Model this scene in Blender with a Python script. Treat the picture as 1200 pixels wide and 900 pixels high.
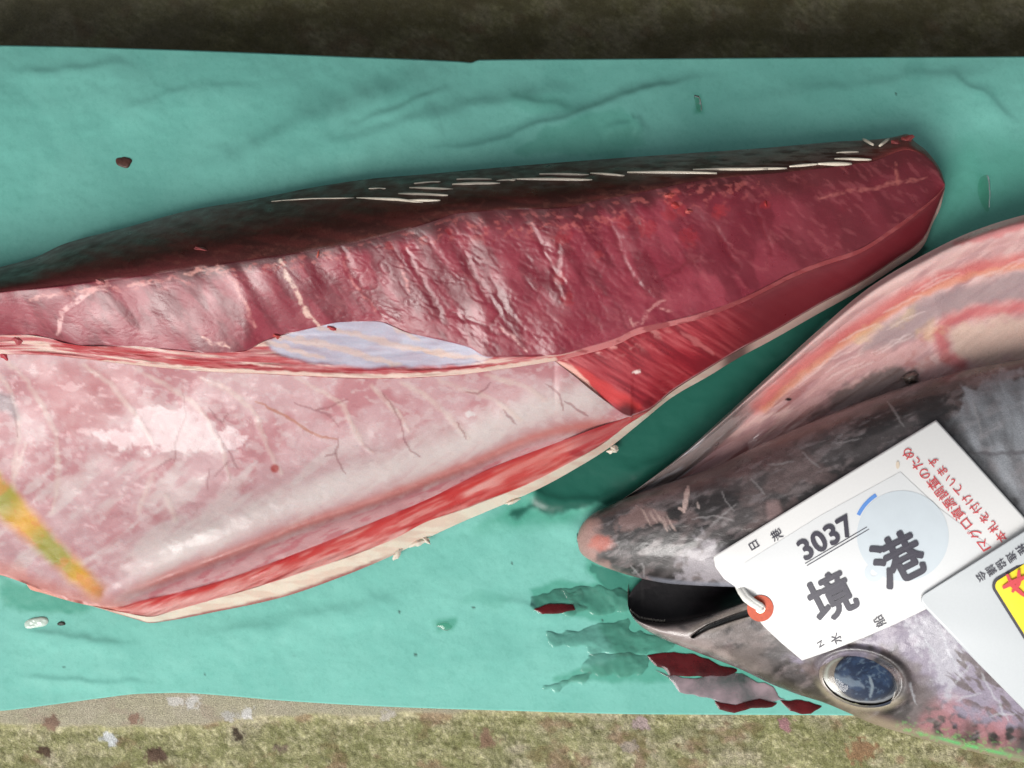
import bpy, math, random
import numpy as np
from mathutils import Vector

# ------------------------------------------------------------------ scene, camera, light
for o in list(bpy.data.objects):
    bpy.data.objects.remove(o)
SC = bpy.context.scene
COL = SC.collection
HC = 0.85                    # camera height above the paper, metres
S = 0.0005                   # half a millimetre of paper per plan unit

cam = bpy.data.cameras.new('camera'); cam.sensor_width = 36.0
cam.lens = 36.0 * HC / (1200 * S); cam.clip_start = 0.01; cam.clip_end = 50
co = bpy.data.objects.new('camera', cam); co.location = (0, 0, HC); COL.objects.link(co)
cam.dof.use_dof = True; cam.dof.focus_distance = HC - .035; cam.dof.aperture_fstop = 9.0
SC.camera = co

SUN_EL, SUN_AZ = math.radians(48), math.radians(213)      # azimuth clockwise from +y
w = bpy.data.worlds.new('World'); SC.world = w; w.use_nodes = True
nt = w.node_tree; nt.nodes.clear()
sky = nt.nodes.new('ShaderNodeTexSky'); sky.sky_type = 'NISHITA'; sky.sun_disc = False
sky.sun_elevation = SUN_EL; sky.sun_rotation = SUN_AZ
sky.air_density = 1.0; sky.dust_density = 6.0; sky.ozone_density = 1.0
hs = nt.nodes.new('ShaderNodeHueSaturation'); hs.inputs['Saturation'].default_value = 0.25
bg = nt.nodes.new('ShaderNodeBackground'); bg.inputs['Strength'].default_value = 0.05
wo = nt.nodes.new('ShaderNodeOutputWorld')
nt.links.new(sky.outputs[0], hs.inputs['Color']); nt.links.new(hs.outputs[0], bg.inputs['Color'])
nt.links.new(bg.outputs[0], wo.inputs['Surface'])

sl = bpy.data.lights.new('sun', 'SUN'); sl.energy = 1.5; sl.angle = math.radians(34); sl.color = (1.0, 0.975, 0.94)
so = bpy.data.objects.new('sun', sl); COL.objects.link(so)
sd = Vector((math.sin(SUN_AZ) * math.cos(SUN_EL), math.cos(SUN_AZ) * math.cos(SUN_EL), math.sin(SUN_EL)))
so.rotation_euler = sd.to_track_quat('Z', 'Y').to_euler()
so.location = sd * 3

SC.view_settings.view_transform = 'Standard'; SC.view_settings.look = 'None'
SC.view_settings.gamma = 1.0; SC.view_settings.use_curve_mapping = False
SC.view_settings.exposure = 0.95

# ------------------------------------------------------------------ numeric helpers
def W(u, v, z):
    k = S * (HC - z) / HC
    return (u - 600) * k, (450 - v) * k, z

def lin(r, g, b, k=0.78):
    c = np.array([r, g, b], float) / 255
    return np.where(c <= .04045, c / 12.92, ((c + .055) / 1.055) ** 2.4) * k

def crv(pts, smooth=True):
    p = np.array(pts, float)
    x, y = p[:, 0], p[:, 1]
    if not smooth or len(x) < 3:
        return lambda u: np.interp(u, x, y)
    d = np.diff(y) / np.diff(x)
    m = np.zeros_like(y); m[0] = d[0]; m[-1] = d[-1]
    same = d[:-1] * d[1:] > 0
    hh = np.diff(x)
    w1 = 2 * hh[1:] + hh[:-1]; w2 = hh[1:] + 2 * hh[:-1]
    with np.errstate(divide='ignore', invalid='ignore'):
        hm = (w1 + w2) / (w1 / d[:-1] + w2 / d[1:])
    m[1:-1] = np.where(same, hm, 0)
    def f(u):
        u = np.clip(np.asarray(u, float), x[0], x[-1])
        i = np.clip(np.searchsorted(x, u) - 1, 0, len(x) - 2)
        h = x[i + 1] - x[i]; t = (u - x[i]) / h
        return ((2*t**3 - 3*t**2 + 1) * y[i] + (t**3 - 2*t**2 + t) * h * m[i]
                + (-2*t**3 + 3*t**2) * y[i + 1] + (t**3 - t**2) * h * m[i + 1])
    return f

def sm(a, b, x):
    t = np.clip((x - a) / (b - a), 0, 1)
    return t * t * (3 - 2 * t)

def vn(x, y, seed=0):
    xi = np.floor(x).astype(np.int64); yi = np.floor(y).astype(np.int64)
    fx = x - xi; fy = y - yi
    fx = fx * fx * (3 - 2 * fx); fy = fy * fy * (3 - 2 * fy)
    def h(a, b):
        n = (a * 374761393 + b * 668265263 + seed * 974634431) & 0xffffffff
        n = ((n ^ (n >> 13)) * 1274126177) & 0xffffffff
        n = ((n ^ (n >> 16)) * 2246822519) & 0xffffffff
        return ((n ^ (n >> 15)) & 0xffffff) / float(0xffffff)
    return ((h(xi, yi) * (1 - fx) + h(xi + 1, yi) * fx) * (1 - fy)
            + (h(xi, yi + 1) * (1 - fx) + h(xi + 1, yi + 1) * fx) * fy)

def fbm(x, y, seed=0, oct=4, gain=.5):
    s = 0; a = 1; t = 0
    for i in range(oct):
        c_, s_ = math.cos(.6 + 1.1 * i), math.sin(.6 + 1.1 * i)
        s = s + a * vn((x * c_ + y * s_) * 2**i + 17.3 * i, (y * c_ - x * s_) * 2**i - 9.1 * i, seed + i * 7); t += a; a *= gain
    return s / t

def rot(u, v, deg):
    a = math.radians(deg)
    return u * math.cos(a) + v * math.sin(a), -u * math.sin(a) + v * math.cos(a)

def pld(u, v, pts, reach=40):
    """distance to a polyline and position along it (0..1)"""
    p = np.array(pts, float)
    D = np.full(u.shape, 1e6); T = np.zeros(u.shape)
    msk = (u > p[:, 0].min() - reach) & (u < p[:, 0].max() + reach) & (v > p[:, 1].min() - reach) & (v < p[:, 1].max() + reach)
    if not msk.any(): return D, T
    uu, vv = u[msk], v[msk]
    L = np.hypot(*np.diff(p, axis=0).T); cum = np.concatenate([[0], np.cumsum(L)])
    d = np.full(uu.shape, 1e6); t = np.zeros(uu.shape)
    for i in range(len(p) - 1):
        ax, ay = p[i]; bx, by = p[i + 1] - p[i]
        q = np.clip(((uu - ax) * bx + (vv - ay) * by) / max(L[i]**2, 1e-9), 0, 1)
        e = np.hypot(uu - ax - q * bx, vv - ay - q * by)
        k = e < d; d = np.where(k, e, d); t = np.where(k, (cum[i] + q * L[i]) / cum[-1], t)
    D[msk] = d; T[msk] = t
    return D, T

def pls(u, v, pts, reach=40):
    """distance to a polyline, position along it, and the side (+1 / -1)"""
    p = np.array(pts, float)
    D, T = pld(u, v, pts, reach); sg = np.ones(u.shape); best = np.full(u.shape, 1e9)
    for i in range(len(p) - 1):
        mx, my = (p[i] + p[i+1]) / 2; e = np.hypot(u - mx, v - my); k = e < best
        c = (u - p[i, 0]) * (p[i+1, 1] - p[i, 1]) - (v - p[i, 1]) * (p[i+1, 0] - p[i, 0])
        sg = np.where(k, np.sign(c), sg); best = np.where(k, e, best)
    return D, T, sg

def line(u, v, pts, width, soft=1.0, wob=1.2, seed=3, taper=True):
    """0..1 mask of a strand along pts"""
    du = (fbm(u / 9, v / 9, seed, 2) - .5) * 2 * wob; dv = (fbm(u / 9, v / 9, seed + 50, 2) - .5) * 2 * wob
    d, t = pld(u + du, v + dv, pts)
    wv = width * (np.clip(np.minimum(t, 1 - t) * 5, .25, 1) if taper else 1)
    return 1 - sm(wv * .5, wv * .5 + soft, d)

def psd(u, v, poly, reach=60):
    """signed distance to polygon, positive inside"""
    p = np.array(poly, float); q = np.vstack([p, p[:1]])
    D, _ = pld(u, v, q, reach)
    ins = np.zeros(u.shape, bool)
    for i in range(len(p)):
        x1, y1 = q[i]; x2, y2 = q[i + 1]
        if y1 == y2: continue
        c = ((y1 > v) != (y2 > v)) & (u < (x2 - x1) * (v - y1) / (y2 - y1) + x1)
        ins ^= c
    return np.where(ins, D, -D)

def blob(u, v, poly, soft=6, wob=6, seed=5, sc=14):
    n = (fbm(u / sc, v / sc, seed, 4) - .5) * 2 * wob
    return sm(-soft, soft, psd(u, v, poly) + n)

def spot(u, v, cx, cy, r, soft=.6):
    return 1 - sm(r * (1 - soft), r * (1 + soft), np.hypot(u - cx, v - cy))

def mix(C, col, m):
    return C + (np.asarray(col) - C) * m[..., None]

# ------------------------------------------------------------------ object helpers
def link(name, me, mat=None, parent=None):
    o = bpy.data.objects.new(name, me); COL.objects.link(o)
    if mat: me.materials.append(mat)
    if parent: o.parent = parent
    return o

def tag(o, label=None, cat=None, group=None, kind=None):
    if label: o['label'] = label
    if cat: o['category'] = cat
    if group: o['group'] = group
    if kind: o['kind'] = kind
    return o

def thing(name, label, cat, group=None):
    o = bpy.data.objects.new(name, None); COL.objects.link(o); o.empty_display_size = .02
    return tag(o, label, cat, group)

def mesh_from(name, verts, faces, cols=None, smooth=True):
    verts = np.asarray(verts, np.float32); faces = np.asarray(faces, np.int32)
    me = bpy.data.meshes.new(name)
    me.vertices.add(len(verts)); me.vertices.foreach_set('co', verts.ravel())
    n, k = faces.shape
    me.loops.add(n * k); me.loops.foreach_set('vertex_index', faces.ravel())
    me.polygons.add(n); me.polygons.foreach_set('loop_start', np.arange(0, n * k, k, dtype=np.int32))
    me.update(calc_edges=True)
    if smooth: me.polygons.foreach_set('use_smooth', np.ones(n, bool))
    if cols is not None:
        a = me.attributes.new('Col', 'FLOAT_COLOR', 'POINT')
        rgba = np.ones((len(verts), 4), np.float32); rgba[:, :cols.shape[1]] = np.clip(cols, 0, 1)
        a.data.foreach_set('color', rgba.ravel())
    me.validate()
    return me

def grid_obj(name, U, V, Z, C, mat, parent=None, i0=0, i1=None, flip=False, A=None):
    """a block of rows of a surface grid as one mesh (U,V in plan units, Z metres)"""
    i1 = U.shape[0] - 1 if i1 is None else i1
    u, v, z = U[i0:i1+1], V[i0:i1+1], Z[i0:i1+1]
    c = None if C is None else C[i0:i1+1]
    X, Y, ZZ = W(u, v, z)
    P = np.stack([X, Y, ZZ], -1)
    m, n = u.shape
    idx = np.arange(m * n).reshape(m, n)
    a, b, d, e = idx[:-1, :-1], idx[1:, :-1], idx[1:, 1:], idx[:-1, 1:]
    F = np.stack([a, b, d, e], -1).reshape(-1, 4)
    PP = P.reshape(-1, 3)
    ar = np.linalg.norm(np.cross(PP[F[:, 2]] - PP[F[:, 0]], PP[F[:, 3]] - PP[F[:, 1]]), axis=1)
    F = F[ar > 2e-10]
    if flip: F = F[:, ::-1]
    used, inv = np.unique(F, return_inverse=True)
    F = inv.reshape(F.shape)
    cc = None
    if c is not None:
        cc = c.reshape(-1, c.shape[-1])[used]
        if A is not None:
            cc = np.concatenate([cc, A[i0:i1+1].reshape(-1, 1)[used]], 1)
    return link(name, mesh_from(name, PP[used], F, cc), mat, parent)

def tube(name, pts, radii, mat, parent=None, seg=8):
    pts = [Vector(p) for p in pts]; n = len(pts); vs = []; fs = []
    for i, p in enumerate(pts):
        t = (pts[min(i + 1, n - 1)] - pts[max(i - 1, 0)]).normalized()
        a = t.cross(Vector((0, 0, 1)))
        a = a.normalized() if a.length > 1e-6 else Vector((1, 0, 0))
        b = a.cross(t).normalized(); r = radii[i] if hasattr(radii, '__len__') else radii
        for k in range(seg):
            th = 2 * math.pi * k / seg
            vs.append(p + a * math.cos(th) * r + b * math.sin(th) * r)
    for i in range(n - 1):
        for k in range(seg):
            fs.append((i*seg + k, i*seg + (k+1) % seg, (i+1)*seg + (k+1) % seg, (i+1)*seg + k))
    fs.append(tuple(range(seg))[::-1]); fs.append(tuple((n-1)*seg + k for k in range(seg)))
    me = bpy.data.meshes.new(name); me.from_pydata([tuple(v) for v in vs], [], fs); me.update()
    for p in me.polygons: p.use_smooth = True
    return link(name, me, mat, parent)

# ------------------------------------------------------------------ materials
def newmat(name):
    m = bpy.data.materials.new(name); m.use_nodes = True
    b = m.node_tree.nodes['Principled BSDF']
    return m, m.node_tree, b

def organic(name, rough=.35, sss=0.0, sssr=(.004, .0012, .0008), bump=((900, .25),), coat=0.0, coatr=.08, rvar=.15,
            grain=.12, spec=.5, gscale=1400, rscale=120, bdist=.0006, alpha_rough=False):
    """colour attribute with fine grain, broken gloss and fine relief"""
    m, t, b = newmat(name); N = t.nodes; L = t.links
    at = N.new('ShaderNodeAttribute'); at.attribute_name = 'Col'
    tc = N.new('ShaderNodeTexCoord')
    n1 = N.new('ShaderNodeTexNoise'); n1.inputs['Scale'].default_value = gscale; n1.inputs['Detail'].default_value = 3
    L.new(tc.outputs['Object'], n1.inputs['Vector'])
    mr = N.new('ShaderNodeMapRange'); mr.inputs['From Min'].default_value = .25; mr.inputs['From Max'].default_value = .75
    mr.inputs['To Min'].default_value = 1 - grain; mr.inputs['To Max'].default_value = 1 + grain
    L.new(n1.outputs['Fac'], mr.inputs['Value'])
    vm = N.new('ShaderNodeVectorMath'); vm.operation = 'SCALE'
    L.new(at.outputs['Color'], vm.inputs[0]); L.new(mr.outputs[0], vm.inputs['Scale'])
    L.new(vm.outputs[0], b.inputs['Base Color'])
    n2 = N.new('ShaderNodeTexNoise'); n2.inputs['Scale'].default_value = rscale; n2.inputs['Detail'].default_value = 5
    L.new(tc.outputs['Object'], n2.inputs['Vector'])
    m2 = N.new('ShaderNodeMapRange'); m2.inputs['From Min'].default_value = .3; m2.inputs['From Max'].default_value = .7
    m2.inputs['To Min'].default_value = max(rough - rvar, .04); m2.inputs['To Max'].default_value = rough + rvar
    L.new(n2.outputs['Fac'], m2.inputs['Value'])
    if alpha_rough:
        ml = N.new('ShaderNodeMath'); ml.operation = 'MULTIPLY'
        L.new(m2.outputs[0], ml.inputs[0]); L.new(at.outputs['Alpha'], ml.inputs[1]); L.new(ml.outputs[0], b.inputs['Roughness'])
    else:
        L.new(m2.outputs[0], b.inputs['Roughness'])
    prev = None
    for sc_, st in bump:
        nb = N.new('ShaderNodeTexNoise'); nb.inputs['Scale'].default_value = sc_; nb.inputs['Detail'].default_value = 4
        L.new(tc.outputs['Object'], nb.inputs['Vector'])
        bp = N.new('ShaderNodeBump'); bp.inputs['Strength'].default_value = st; bp.inputs['Distance'].default_value = bdist
        L.new(nb.outputs['Fac'], bp.inputs['Height'])
        if prev: L.new(prev.outputs[0], bp.inputs['Normal'])
        prev = bp
    if prev: L.new(prev.outputs[0], b.inputs['Normal'])
    b.inputs['Specular IOR Level'].default_value = spec
    b.inputs['Coat Weight'].default_value = coat; b.inputs['Coat Roughness'].default_value = coatr
    if sss:
        b.inputs['Subsurface Weight'].default_value = sss
        b.inputs['Subsurface Radius'].default_value = sssr; b.inputs['Subsurface Scale'].default_value = 1.0
    return m

def plain(name, rgb, rough=.5, grain=.06, gscale=900, bump=.1, spec=.5, coat=0, metal=0, bdist=.0003):
    m, t, b = newmat(name); N = t.nodes; L = t.links
    tc = N.new('ShaderNodeTexCoord'); n1 = N.new('ShaderNodeTexNoise'); n1.inputs['Scale'].default_value = gscale
    n1.inputs['Detail'].default_value = 4
    L.new(tc.outputs['Object'], n1.inputs['Vector'])
    mx = N.new('ShaderNodeMix'); mx.data_type = 'RGBA'
    mx.inputs['A'].default_value = (*[c * (1 - grain) for c in rgb], 1); mx.inputs['B'].default_value = (*[min(c * (1 + grain), 1) for c in rgb], 1)
    L.new(n1.outputs['Fac'], mx.inputs['Factor']); L.new(mx.outputs['Result'], b.inputs['Base Color'])
    bp = N.new('ShaderNodeBump'); bp.inputs['Strength'].default_value = bump; bp.inputs['Distance'].default_value = bdist
    L.new(n1.outputs['Fac'], bp.inputs['Height']); L.new(bp.outputs[0], b.inputs['Normal'])
    b.inputs['Roughness'].default_value = rough; b.inputs['Specular IOR Level'].default_value = spec
    b.inputs['Coat Weight'].default_value = coat; b.inputs['Metallic'].default_value = metal
    return m

def film(name, tint, gloss_rough=.03, body=None, body_fac=0.0):
    """a thin layer of liquid: tinted, see-through, with a wet surface"""
    m = bpy.data.materials.new(name); m.use_nodes = True; t = m.node_tree; N = t.nodes; L = t.links; N.clear()
    out = N.new('ShaderNodeOutputMaterial'); tr = N.new('ShaderNodeBsdfTransparent'); tr.inputs['Color'].default_value = (*tint, 1)
    gl = N.new('ShaderNodeBsdfGlossy'); gl.inputs['Roughness'].default_value = gloss_rough
    fr = N.new('ShaderNodeFresnel'); fr.inputs['IOR'].default_value = 1.42
    tc = N.new('ShaderNodeTexCoord'); nb = N.new('ShaderNodeTexNoise'); nb.inputs['Scale'].default_value = 90
    bp = N.new('ShaderNodeBump'); bp.inputs['Strength'].default_value = .3; bp.inputs['Distance'].default_value = .002
    L.new(tc.outputs['Object'], nb.inputs['Vector']); L.new(nb.outputs['Fac'], bp.inputs['Height'])
    L.new(bp.outputs[0], gl.inputs['Normal']); L.new(bp.outputs[0], fr.inputs['Normal'])
    base = tr
    if body:
        df = N.new('ShaderNodeBsdfDiffuse'); df.inputs['Color'].default_value = (*body, 1)
        m1 = N.new('ShaderNodeMixShader'); m1.inputs[0].default_value = body_fac
        nz = N.new('ShaderNodeTexNoise'); nz.inputs['Scale'].default_value = 55; nz.inputs['Detail'].default_value = 4
        rm = N.new('ShaderNodeMapRange'); rm.inputs['From Min'].default_value = .3; rm.inputs['From Max'].default_value = .7
        rm.inputs['To Min'].default_value = max(body_fac - .45, 0); rm.inputs['To Max'].default_value = min(body_fac + .35, 1)
        L.new(tc.outputs['Object'], nz.inputs['Vector']); L.new(nz.outputs['Fac'], rm.inputs['Value']); L.new(rm.outputs[0], m1.inputs[0])
        L.new(tr.outputs[0], m1.inputs[1]); L.new(df.outputs[0], m1.inputs[2]); base = m1
    mx = N.new('ShaderNodeMixShader'); L.new(fr.outputs[0], mx.inputs[0]); L.new(base.outputs[0], mx.inputs[1]); L.new(gl.outputs[0], mx.inputs[2])
    L.new(mx.outputs[0], out.inputs['Surface'])
    return m

# ------------------------------------------------------------------ ground and concrete ledge
LEDGE_Z = -0.004
MAT_CONC = organic('mossy_concrete', rough=.8, rvar=.12, bump=((420, .3), (1500, .6)), grain=.55, gscale=1500, bdist=.0012, spec=.3)

paper_top = crv([(-500, 50), (0, 53), (200, 58), (400, 66), (540, 72), (552, 73), (562, 70), (700, 69), (1000, 67), (1200, 66), (1700, 60)])
paper_bot = crv([(-500, 850), (0, 833), (60, 826), (120, 818), (165, 813), (210, 812), (260, 815), (330, 821), (450, 828), (600, 833), (750, 837), (950, 838), (1200, 840), (1700, 842)])

def back_slope(v):
    return -.034 * np.clip((285 - v) / 225, 0, 1.2) ** 1.25

def concrete_colour(u, v, wet):
    n1 = fbm(u / 40, v / 40, 11, 5); n2 = fbm(u / 9, v / 9, 12, 4); n3 = fbm(u / 3.2, v / 3.2, 13, 3)
    C = np.zeros(u.shape + (3,)) + lin(140, 133, 112)
    C = mix(C, lin(128, 126, 92), sm(.35, .6, n1))
    C = mix(C, lin(112, 112, 76), sm(.4, .7, n2) * .45)
    C = mix(C, lin(84, 80, 52), sm(.5, .72, n3) * .6)
    C = mix(C, lin(176, 170, 140), sm(.56, .74, fbm(u / 2.6, v / 2.6, 19, 2)) * .5)
    C = mix(C, lin(108, 82, 66), sm(.62, .72, fbm(u / 26, v / 20, 23, 4)) * .6)
    gr = vn(u / 1.7, v / 1.7, 71) - .5
    C = C * (1 + .55 * gr)[..., None]
    return C * 1.75

# the ledge the paper lies on: top, worn edge and mossy rounded front
uu = np.arange(-420, 1620, 2.0)
vv = np.concatenate([np.linspace(128, 134, 3), np.linspace(140, 800, 40), np.arange(804, 1010, 2.0), np.linspace(1012, 1300, 24)])
U, V = np.meshgrid(uu, vv)
edge = 849 + 6 * (fbm(U[0] / 60, U[0] * 0 + 1.5, 31, 4) - .5) * 2 - 12 * sm(150, 420, U[0]) - 6 * sm(420, 620, U[0])
n = fbm(U / 6, V / 6, 35, 3) - .5; nl = fbm(U / 30, V / 30, 36, 4) - .5
below = V - edge[None, :]
Z = LEDGE_Z + .0004 * n * sm(790, 806, V) - .0045 * sm(0, 7, below + nl * 6) - .05 * np.clip((below - 60) / 400, 0, 1) ** 1.6
Z += (.0012 * n + .003 * nl) * sm(2, 14, below)
Z += back_slope(V)
C = concrete_colour(U, V, 0)
pale = concrete_colour(U * 1.3 + 90, V * 1.3, 0) * .35 + lin(188, 180, 162) * .65
strip = 1 - sm(-3, 3, below + nl * 8)
C = C + (pale - C) * strip[..., None]
C = mix(C, lin(112, 116, 66), sm(.42, .6, fbm(U / 22, V / 14, 41, 5, .65)) * sm(4, 14, below) * .5)
for (x, y, r, c) in [(130, 865, 10, (214, 218, 222)), (205, 821, 8, (216, 212, 206)), (224, 822, 10, (214, 212, 208)), (290, 836, 9, (222, 220, 218)),
                     (279, 861, 8, (60, 44, 36)), (52, 880, 9, (70, 44, 34)), (180, 885, 14, (96, 70, 62)), (752, 848, 11, (178, 158, 158)), (738, 875, 9, (164, 152, 140)),
                     (920, 849, 9, (176, 128, 136)), (270, 838, 9, (190, 186, 180)), (160, 842, 8, (150, 120, 104)), (570, 865, 12, (140, 110, 92)), (330, 878, 8, (120, 104, 90)),
                     (1010, 880, 18, (150, 116, 86)), (60, 846, 10, (132, 104, 90)), (455, 838, 9, (186, 180, 170))]:
    m = sm(-.15, .25, 1 - np.hypot(U - x, (V - y) * 1.3) / r + (fbm(U / 5, V / 5, 60 + x, 4) - .5) * 2.0)
    C = mix(C, lin(*c), m * .9)
slab = grid_obj('concrete_ledge', U, V, Z, C, MAT_CONC)
tag(slab, 'rough concrete ledge under the green paper, mossy along its front edge', kind='structure')
# back face of the ledge
ub = np.arange(-420, 1621, 12.0); zb = np.linspace(float(Z[0].mean()), -.16, 12)
Ub, Zb = np.meshgrid(ub, zb)
k0 = (HC - zb[0]) / (HC - Zb)
Vb = 450 + (128 - 450) * k0 + 2 * (fbm(Ub / 30, Zb * 900, 77, 3) - .5); Vb[0] = 128
Ub2 = 600 + (Ub - 600) * k0
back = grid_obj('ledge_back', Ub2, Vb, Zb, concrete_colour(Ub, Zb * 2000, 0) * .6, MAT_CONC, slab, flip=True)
# the lower ground behind
ug = np.arange(-700, 1900, 4.0); vg = np.concatenate([np.linspace(-700, -120, 30), np.arange(-112, 220, 3.0)])
Ug, Vg = np.meshgrid(ug, vg)
Cg = concrete_colour(Ug * 1.2, Vg * 1.2, 1)
Cg = mix(Cg, lin(104, 98, 66), .55 + .35 * sm(.4, .6, fbm(Ug / 50, Vg / 26, 91, 5)))
Cg = mix(Cg, lin(150, 146, 124), sm(.6, .72, fbm(Ug / 5, Vg / 5, 95, 4)) * .25)
Cg = mix(Cg, lin(136, 132, 112), sm(200, 0, Ug) * .35 + .25 * spot(Ug, Vg, 180, 20, 60))
Zg = -.16 + .004 * (fbm(Ug / 20, Vg / 20, 97, 5) - .5)
g = grid_obj('ground', Ug, Vg, Zg, Cg * .62, MAT_CONC)
tag(g, 'dark mossy wet concrete ground behind the ledge', kind='structure')

# ------------------------------------------------------------------ green paper
FOLDS = [  # polyline, height mm, half width on each side (plan units)
    ([(200, 235), (330, 170), (420, 132), (500, 102), (560, 84)], 6.5, 26, 60),
    ([(330, 195), (430, 165), (520, 142), (600, 122), (700, 106)], 5.0, 18, 40),
    ([(470, 190), (600, 165), (680, 135), (740, 112), (860, 92)], 5.5, 9, 46),
    ([(590, 112), (640, 126), (690, 128)], 1.6, 6, 14),
    ([(700, 160), (745, 140), (760, 165)], 2.0, 6, 12),
    ([(0, 88), (100, 82), (180, 76)], 1.4, 8, 16),
    ([(860, 132), (980, 110), (1100, 98), (1200, 84)], 3.0, 16, 44),
    ([(1100, 80), (1150, 110), (1200, 150)], 1.2, 6, 18),
    ([(120, 140), (200, 110), (320, 100)], 1.0, 8, 20),
    ([(0, 740), (80, 748), (170, 760)], 1.3, 7, 14),
    ([(0, 790), (90, 800), (200, 805)], 1.2, 5, 12),
    ([(180, 752), (300, 742), (420, 716), (520, 690)], 1.5, 12, 22),
    ([(560, 700), (640, 720), (700, 712)], .8, 8, 14),
    ([(590, 560), (640, 585), (700, 590), (740, 570)], 1.6, 6, 12),
    ([(700, 560), (770, 545), (830, 515), (900, 450)], 1.6, 8, 16),
    ([(880, 430), (960, 400), (1040, 330)], 1.6, 8, 16),
    ([(1100, 330), (1140, 220), (1160, 150)], 1.2, 8, 20),
    ([(395, 150), (470, 128), (540, 96)], 1.4, 4, 8),
    ([(640, 600), (700, 640), (735, 700)], .8, 8, 14),
]
def paper_z(u, v):
    u = np.asarray(u, float); v = np.asarray(v, float)
    z = .0006 * (fbm(u / 70, v / 50, 101, 4) - .5) * 2 + .00025 * (fbm(u / 16, v / 13, 102, 3) - .5) * 2 + .001
    z = z + .0035 * (fbm(u / 190, v / 120, 103, 3) - .35) * sm(330, 130, v)
    for pts, h, a, b in FOLDS:
        du = (fbm(u / 30, v / 30, 105, 2) - .5) * 12; dv = (fbm(u / 30, v / 30, 106, 2) - .5) * 12
        d, t, sg = pls(u + du, v + dv, pts, 130)
        x_ = d * sg; mid_ = (a + b) / 2
        ww = a + (b - a) * sm(a, -a, x_)
        z = z + h * .001 * np.exp(-(d / ww) ** 2) * sm(0, .3, t) * sm(1, .7, t)
    # the far edge droops over the ledge, the near edge lies down
    d0 = v - paper_top(u)
    z = z + back_slope(v) - .006 * np.clip(1 - d0 / 70, 0, 1.3) ** 1.5 + .001
    z = np.where(v > 760, z * (1 - .6 * sm(770, 835, v)), z)
    # keep clear of the ledge
    return np.where(v > 132, np.maximum(z, LEDGE_Z + .0015 + back_slope(v)), z)

def wet_shade_mask(u, v):  # wet paper, with shade near the fish also put into the colour
    m = np.zeros(u.shape)
    for poly, s in [([(690, 655), (745, 672), (770, 690), (800, 700), (760, 720), (720, 700), (690, 670)], .9),  # wet paper by the jaw; the jaw's shadow is painted in too
                    ([(620, 690), (660, 680), (760, 690), (770, 740), (860, 770), (900, 800), (760, 800), (690, 800), (650, 795), (720, 770), (700, 730), (630, 715)], .7),
                    ([(690, 130), (740, 130), (760, 172), (720, 185), (600, 180), (640, 150)], .35),
                    ([(600, 110), (660, 115), (680, 130), (620, 135), (590, 120)], .22),
                    ([(0, 675), (40, 685), (110, 712), (80, 722), (0, 715)], .7),
                    ([(560, 690), (600, 700), (580, 712), (540, 706)], .25),
                    ([(510, 728), (535, 726), (530, 738), (512, 740)], .8),
                    ([(1142, 202), (1160, 206), (1168, 245), (1150, 246)], .6),
                    ([(813, 110), (822, 110), (824, 132), (816, 132)], .7),
                    ([(560, 618), (630, 560), (670, 515), (760, 430), (890, 360), (990, 295), (1050, 262), (1075, 268), (1110, 290), (1060, 335), (960, 400), (900, 490), (820, 565), (750, 600), (700, 606), (640, 614)], 1.0),  # wet gap between loin and head, its shade painted into the tone
                    ([(1085, 190), (1130, 165), (1290, 170), (1290, 240), (1140, 290), (1080, 330), (1060, 290)], .981),  # softer painted shade beside the tail end
                    ([(600, 585), (640, 590), (650, 610), (610, 615)], .5)]:
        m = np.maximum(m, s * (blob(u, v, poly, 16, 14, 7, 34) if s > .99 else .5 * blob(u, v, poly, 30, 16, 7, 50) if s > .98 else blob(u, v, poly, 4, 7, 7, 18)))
    return m

su = np.concatenate([np.arange(-400, -20, 8.0), np.arange(-20, 1230, 2.0), np.arange(1230, 1600, 8.0)])
tt = np.linspace(0, 1, 400)
U = np.repeat(su[None, :], len(tt), 0)
V = paper_top(U) * (1 - tt[:, None]) + paper_bot(U) * tt[:, None]
Z = paper_z(U, V)
C = np.zeros(U.shape + (3,)) + lin(126, 200, 186, .80)
C = mix(C, lin(112, 188, 174, .8), sm(.4, .7, fbm(U / 60, V / 60, 111, 4)) * .5)
C = mix(C, lin(142, 212, 200, .8), sm(.55, .75, fbm(U / 2.5, V / 2.5, 113, 2)) * .12)
C = mix(C, lin(74, 150, 128, .8), sm(.6, .75, fbm(U / 3, V / 3, 114, 2)) * .12)
wet_shade = wet_shade_mask(U, V)
C = mix(C, lin(58, 150, 124, .8), np.minimum(wet_shade, .75) * .85)
C = mix(C, lin(36, 96, 82, .8), sm(.80, .99, wet_shade))  # darkest step, holding the painted shade of the gap and jaw
for (x, y, r) in [(153, 709, 1.6), (487, 767, 1.8), (468, 717, 1.6), (555, 712, 1.5), (600, 660, 1.3), (706, 727, 1.4), (75, 782, 1.2), (345, 768, 1.0), (240, 790, 1.0), (1050, 110, 1.3)]:
    C = mix(C, lin(40, 60, 52), spot(U, V, x, y, r) * .9)
MAT_PAPER = organic('green_butcher_paper', rough=.62, rvar=.1, bump=((350, .12), (2600, .15)), grain=.08, gscale=2200, bdist=.0003, spec=.25, alpha_rough=True)
paper = grid_obj('butcher_paper', U, V, Z, C, MAT_PAPER, A=1 - .72 * wet_shade)
sol = paper.modifiers.new('thickness', 'SOLIDIFY'); sol.thickness = .0002; sol.offset = -1
tag(paper, 'long sheet of creased green butcher paper spread over the concrete ledge', 'paper')

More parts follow.
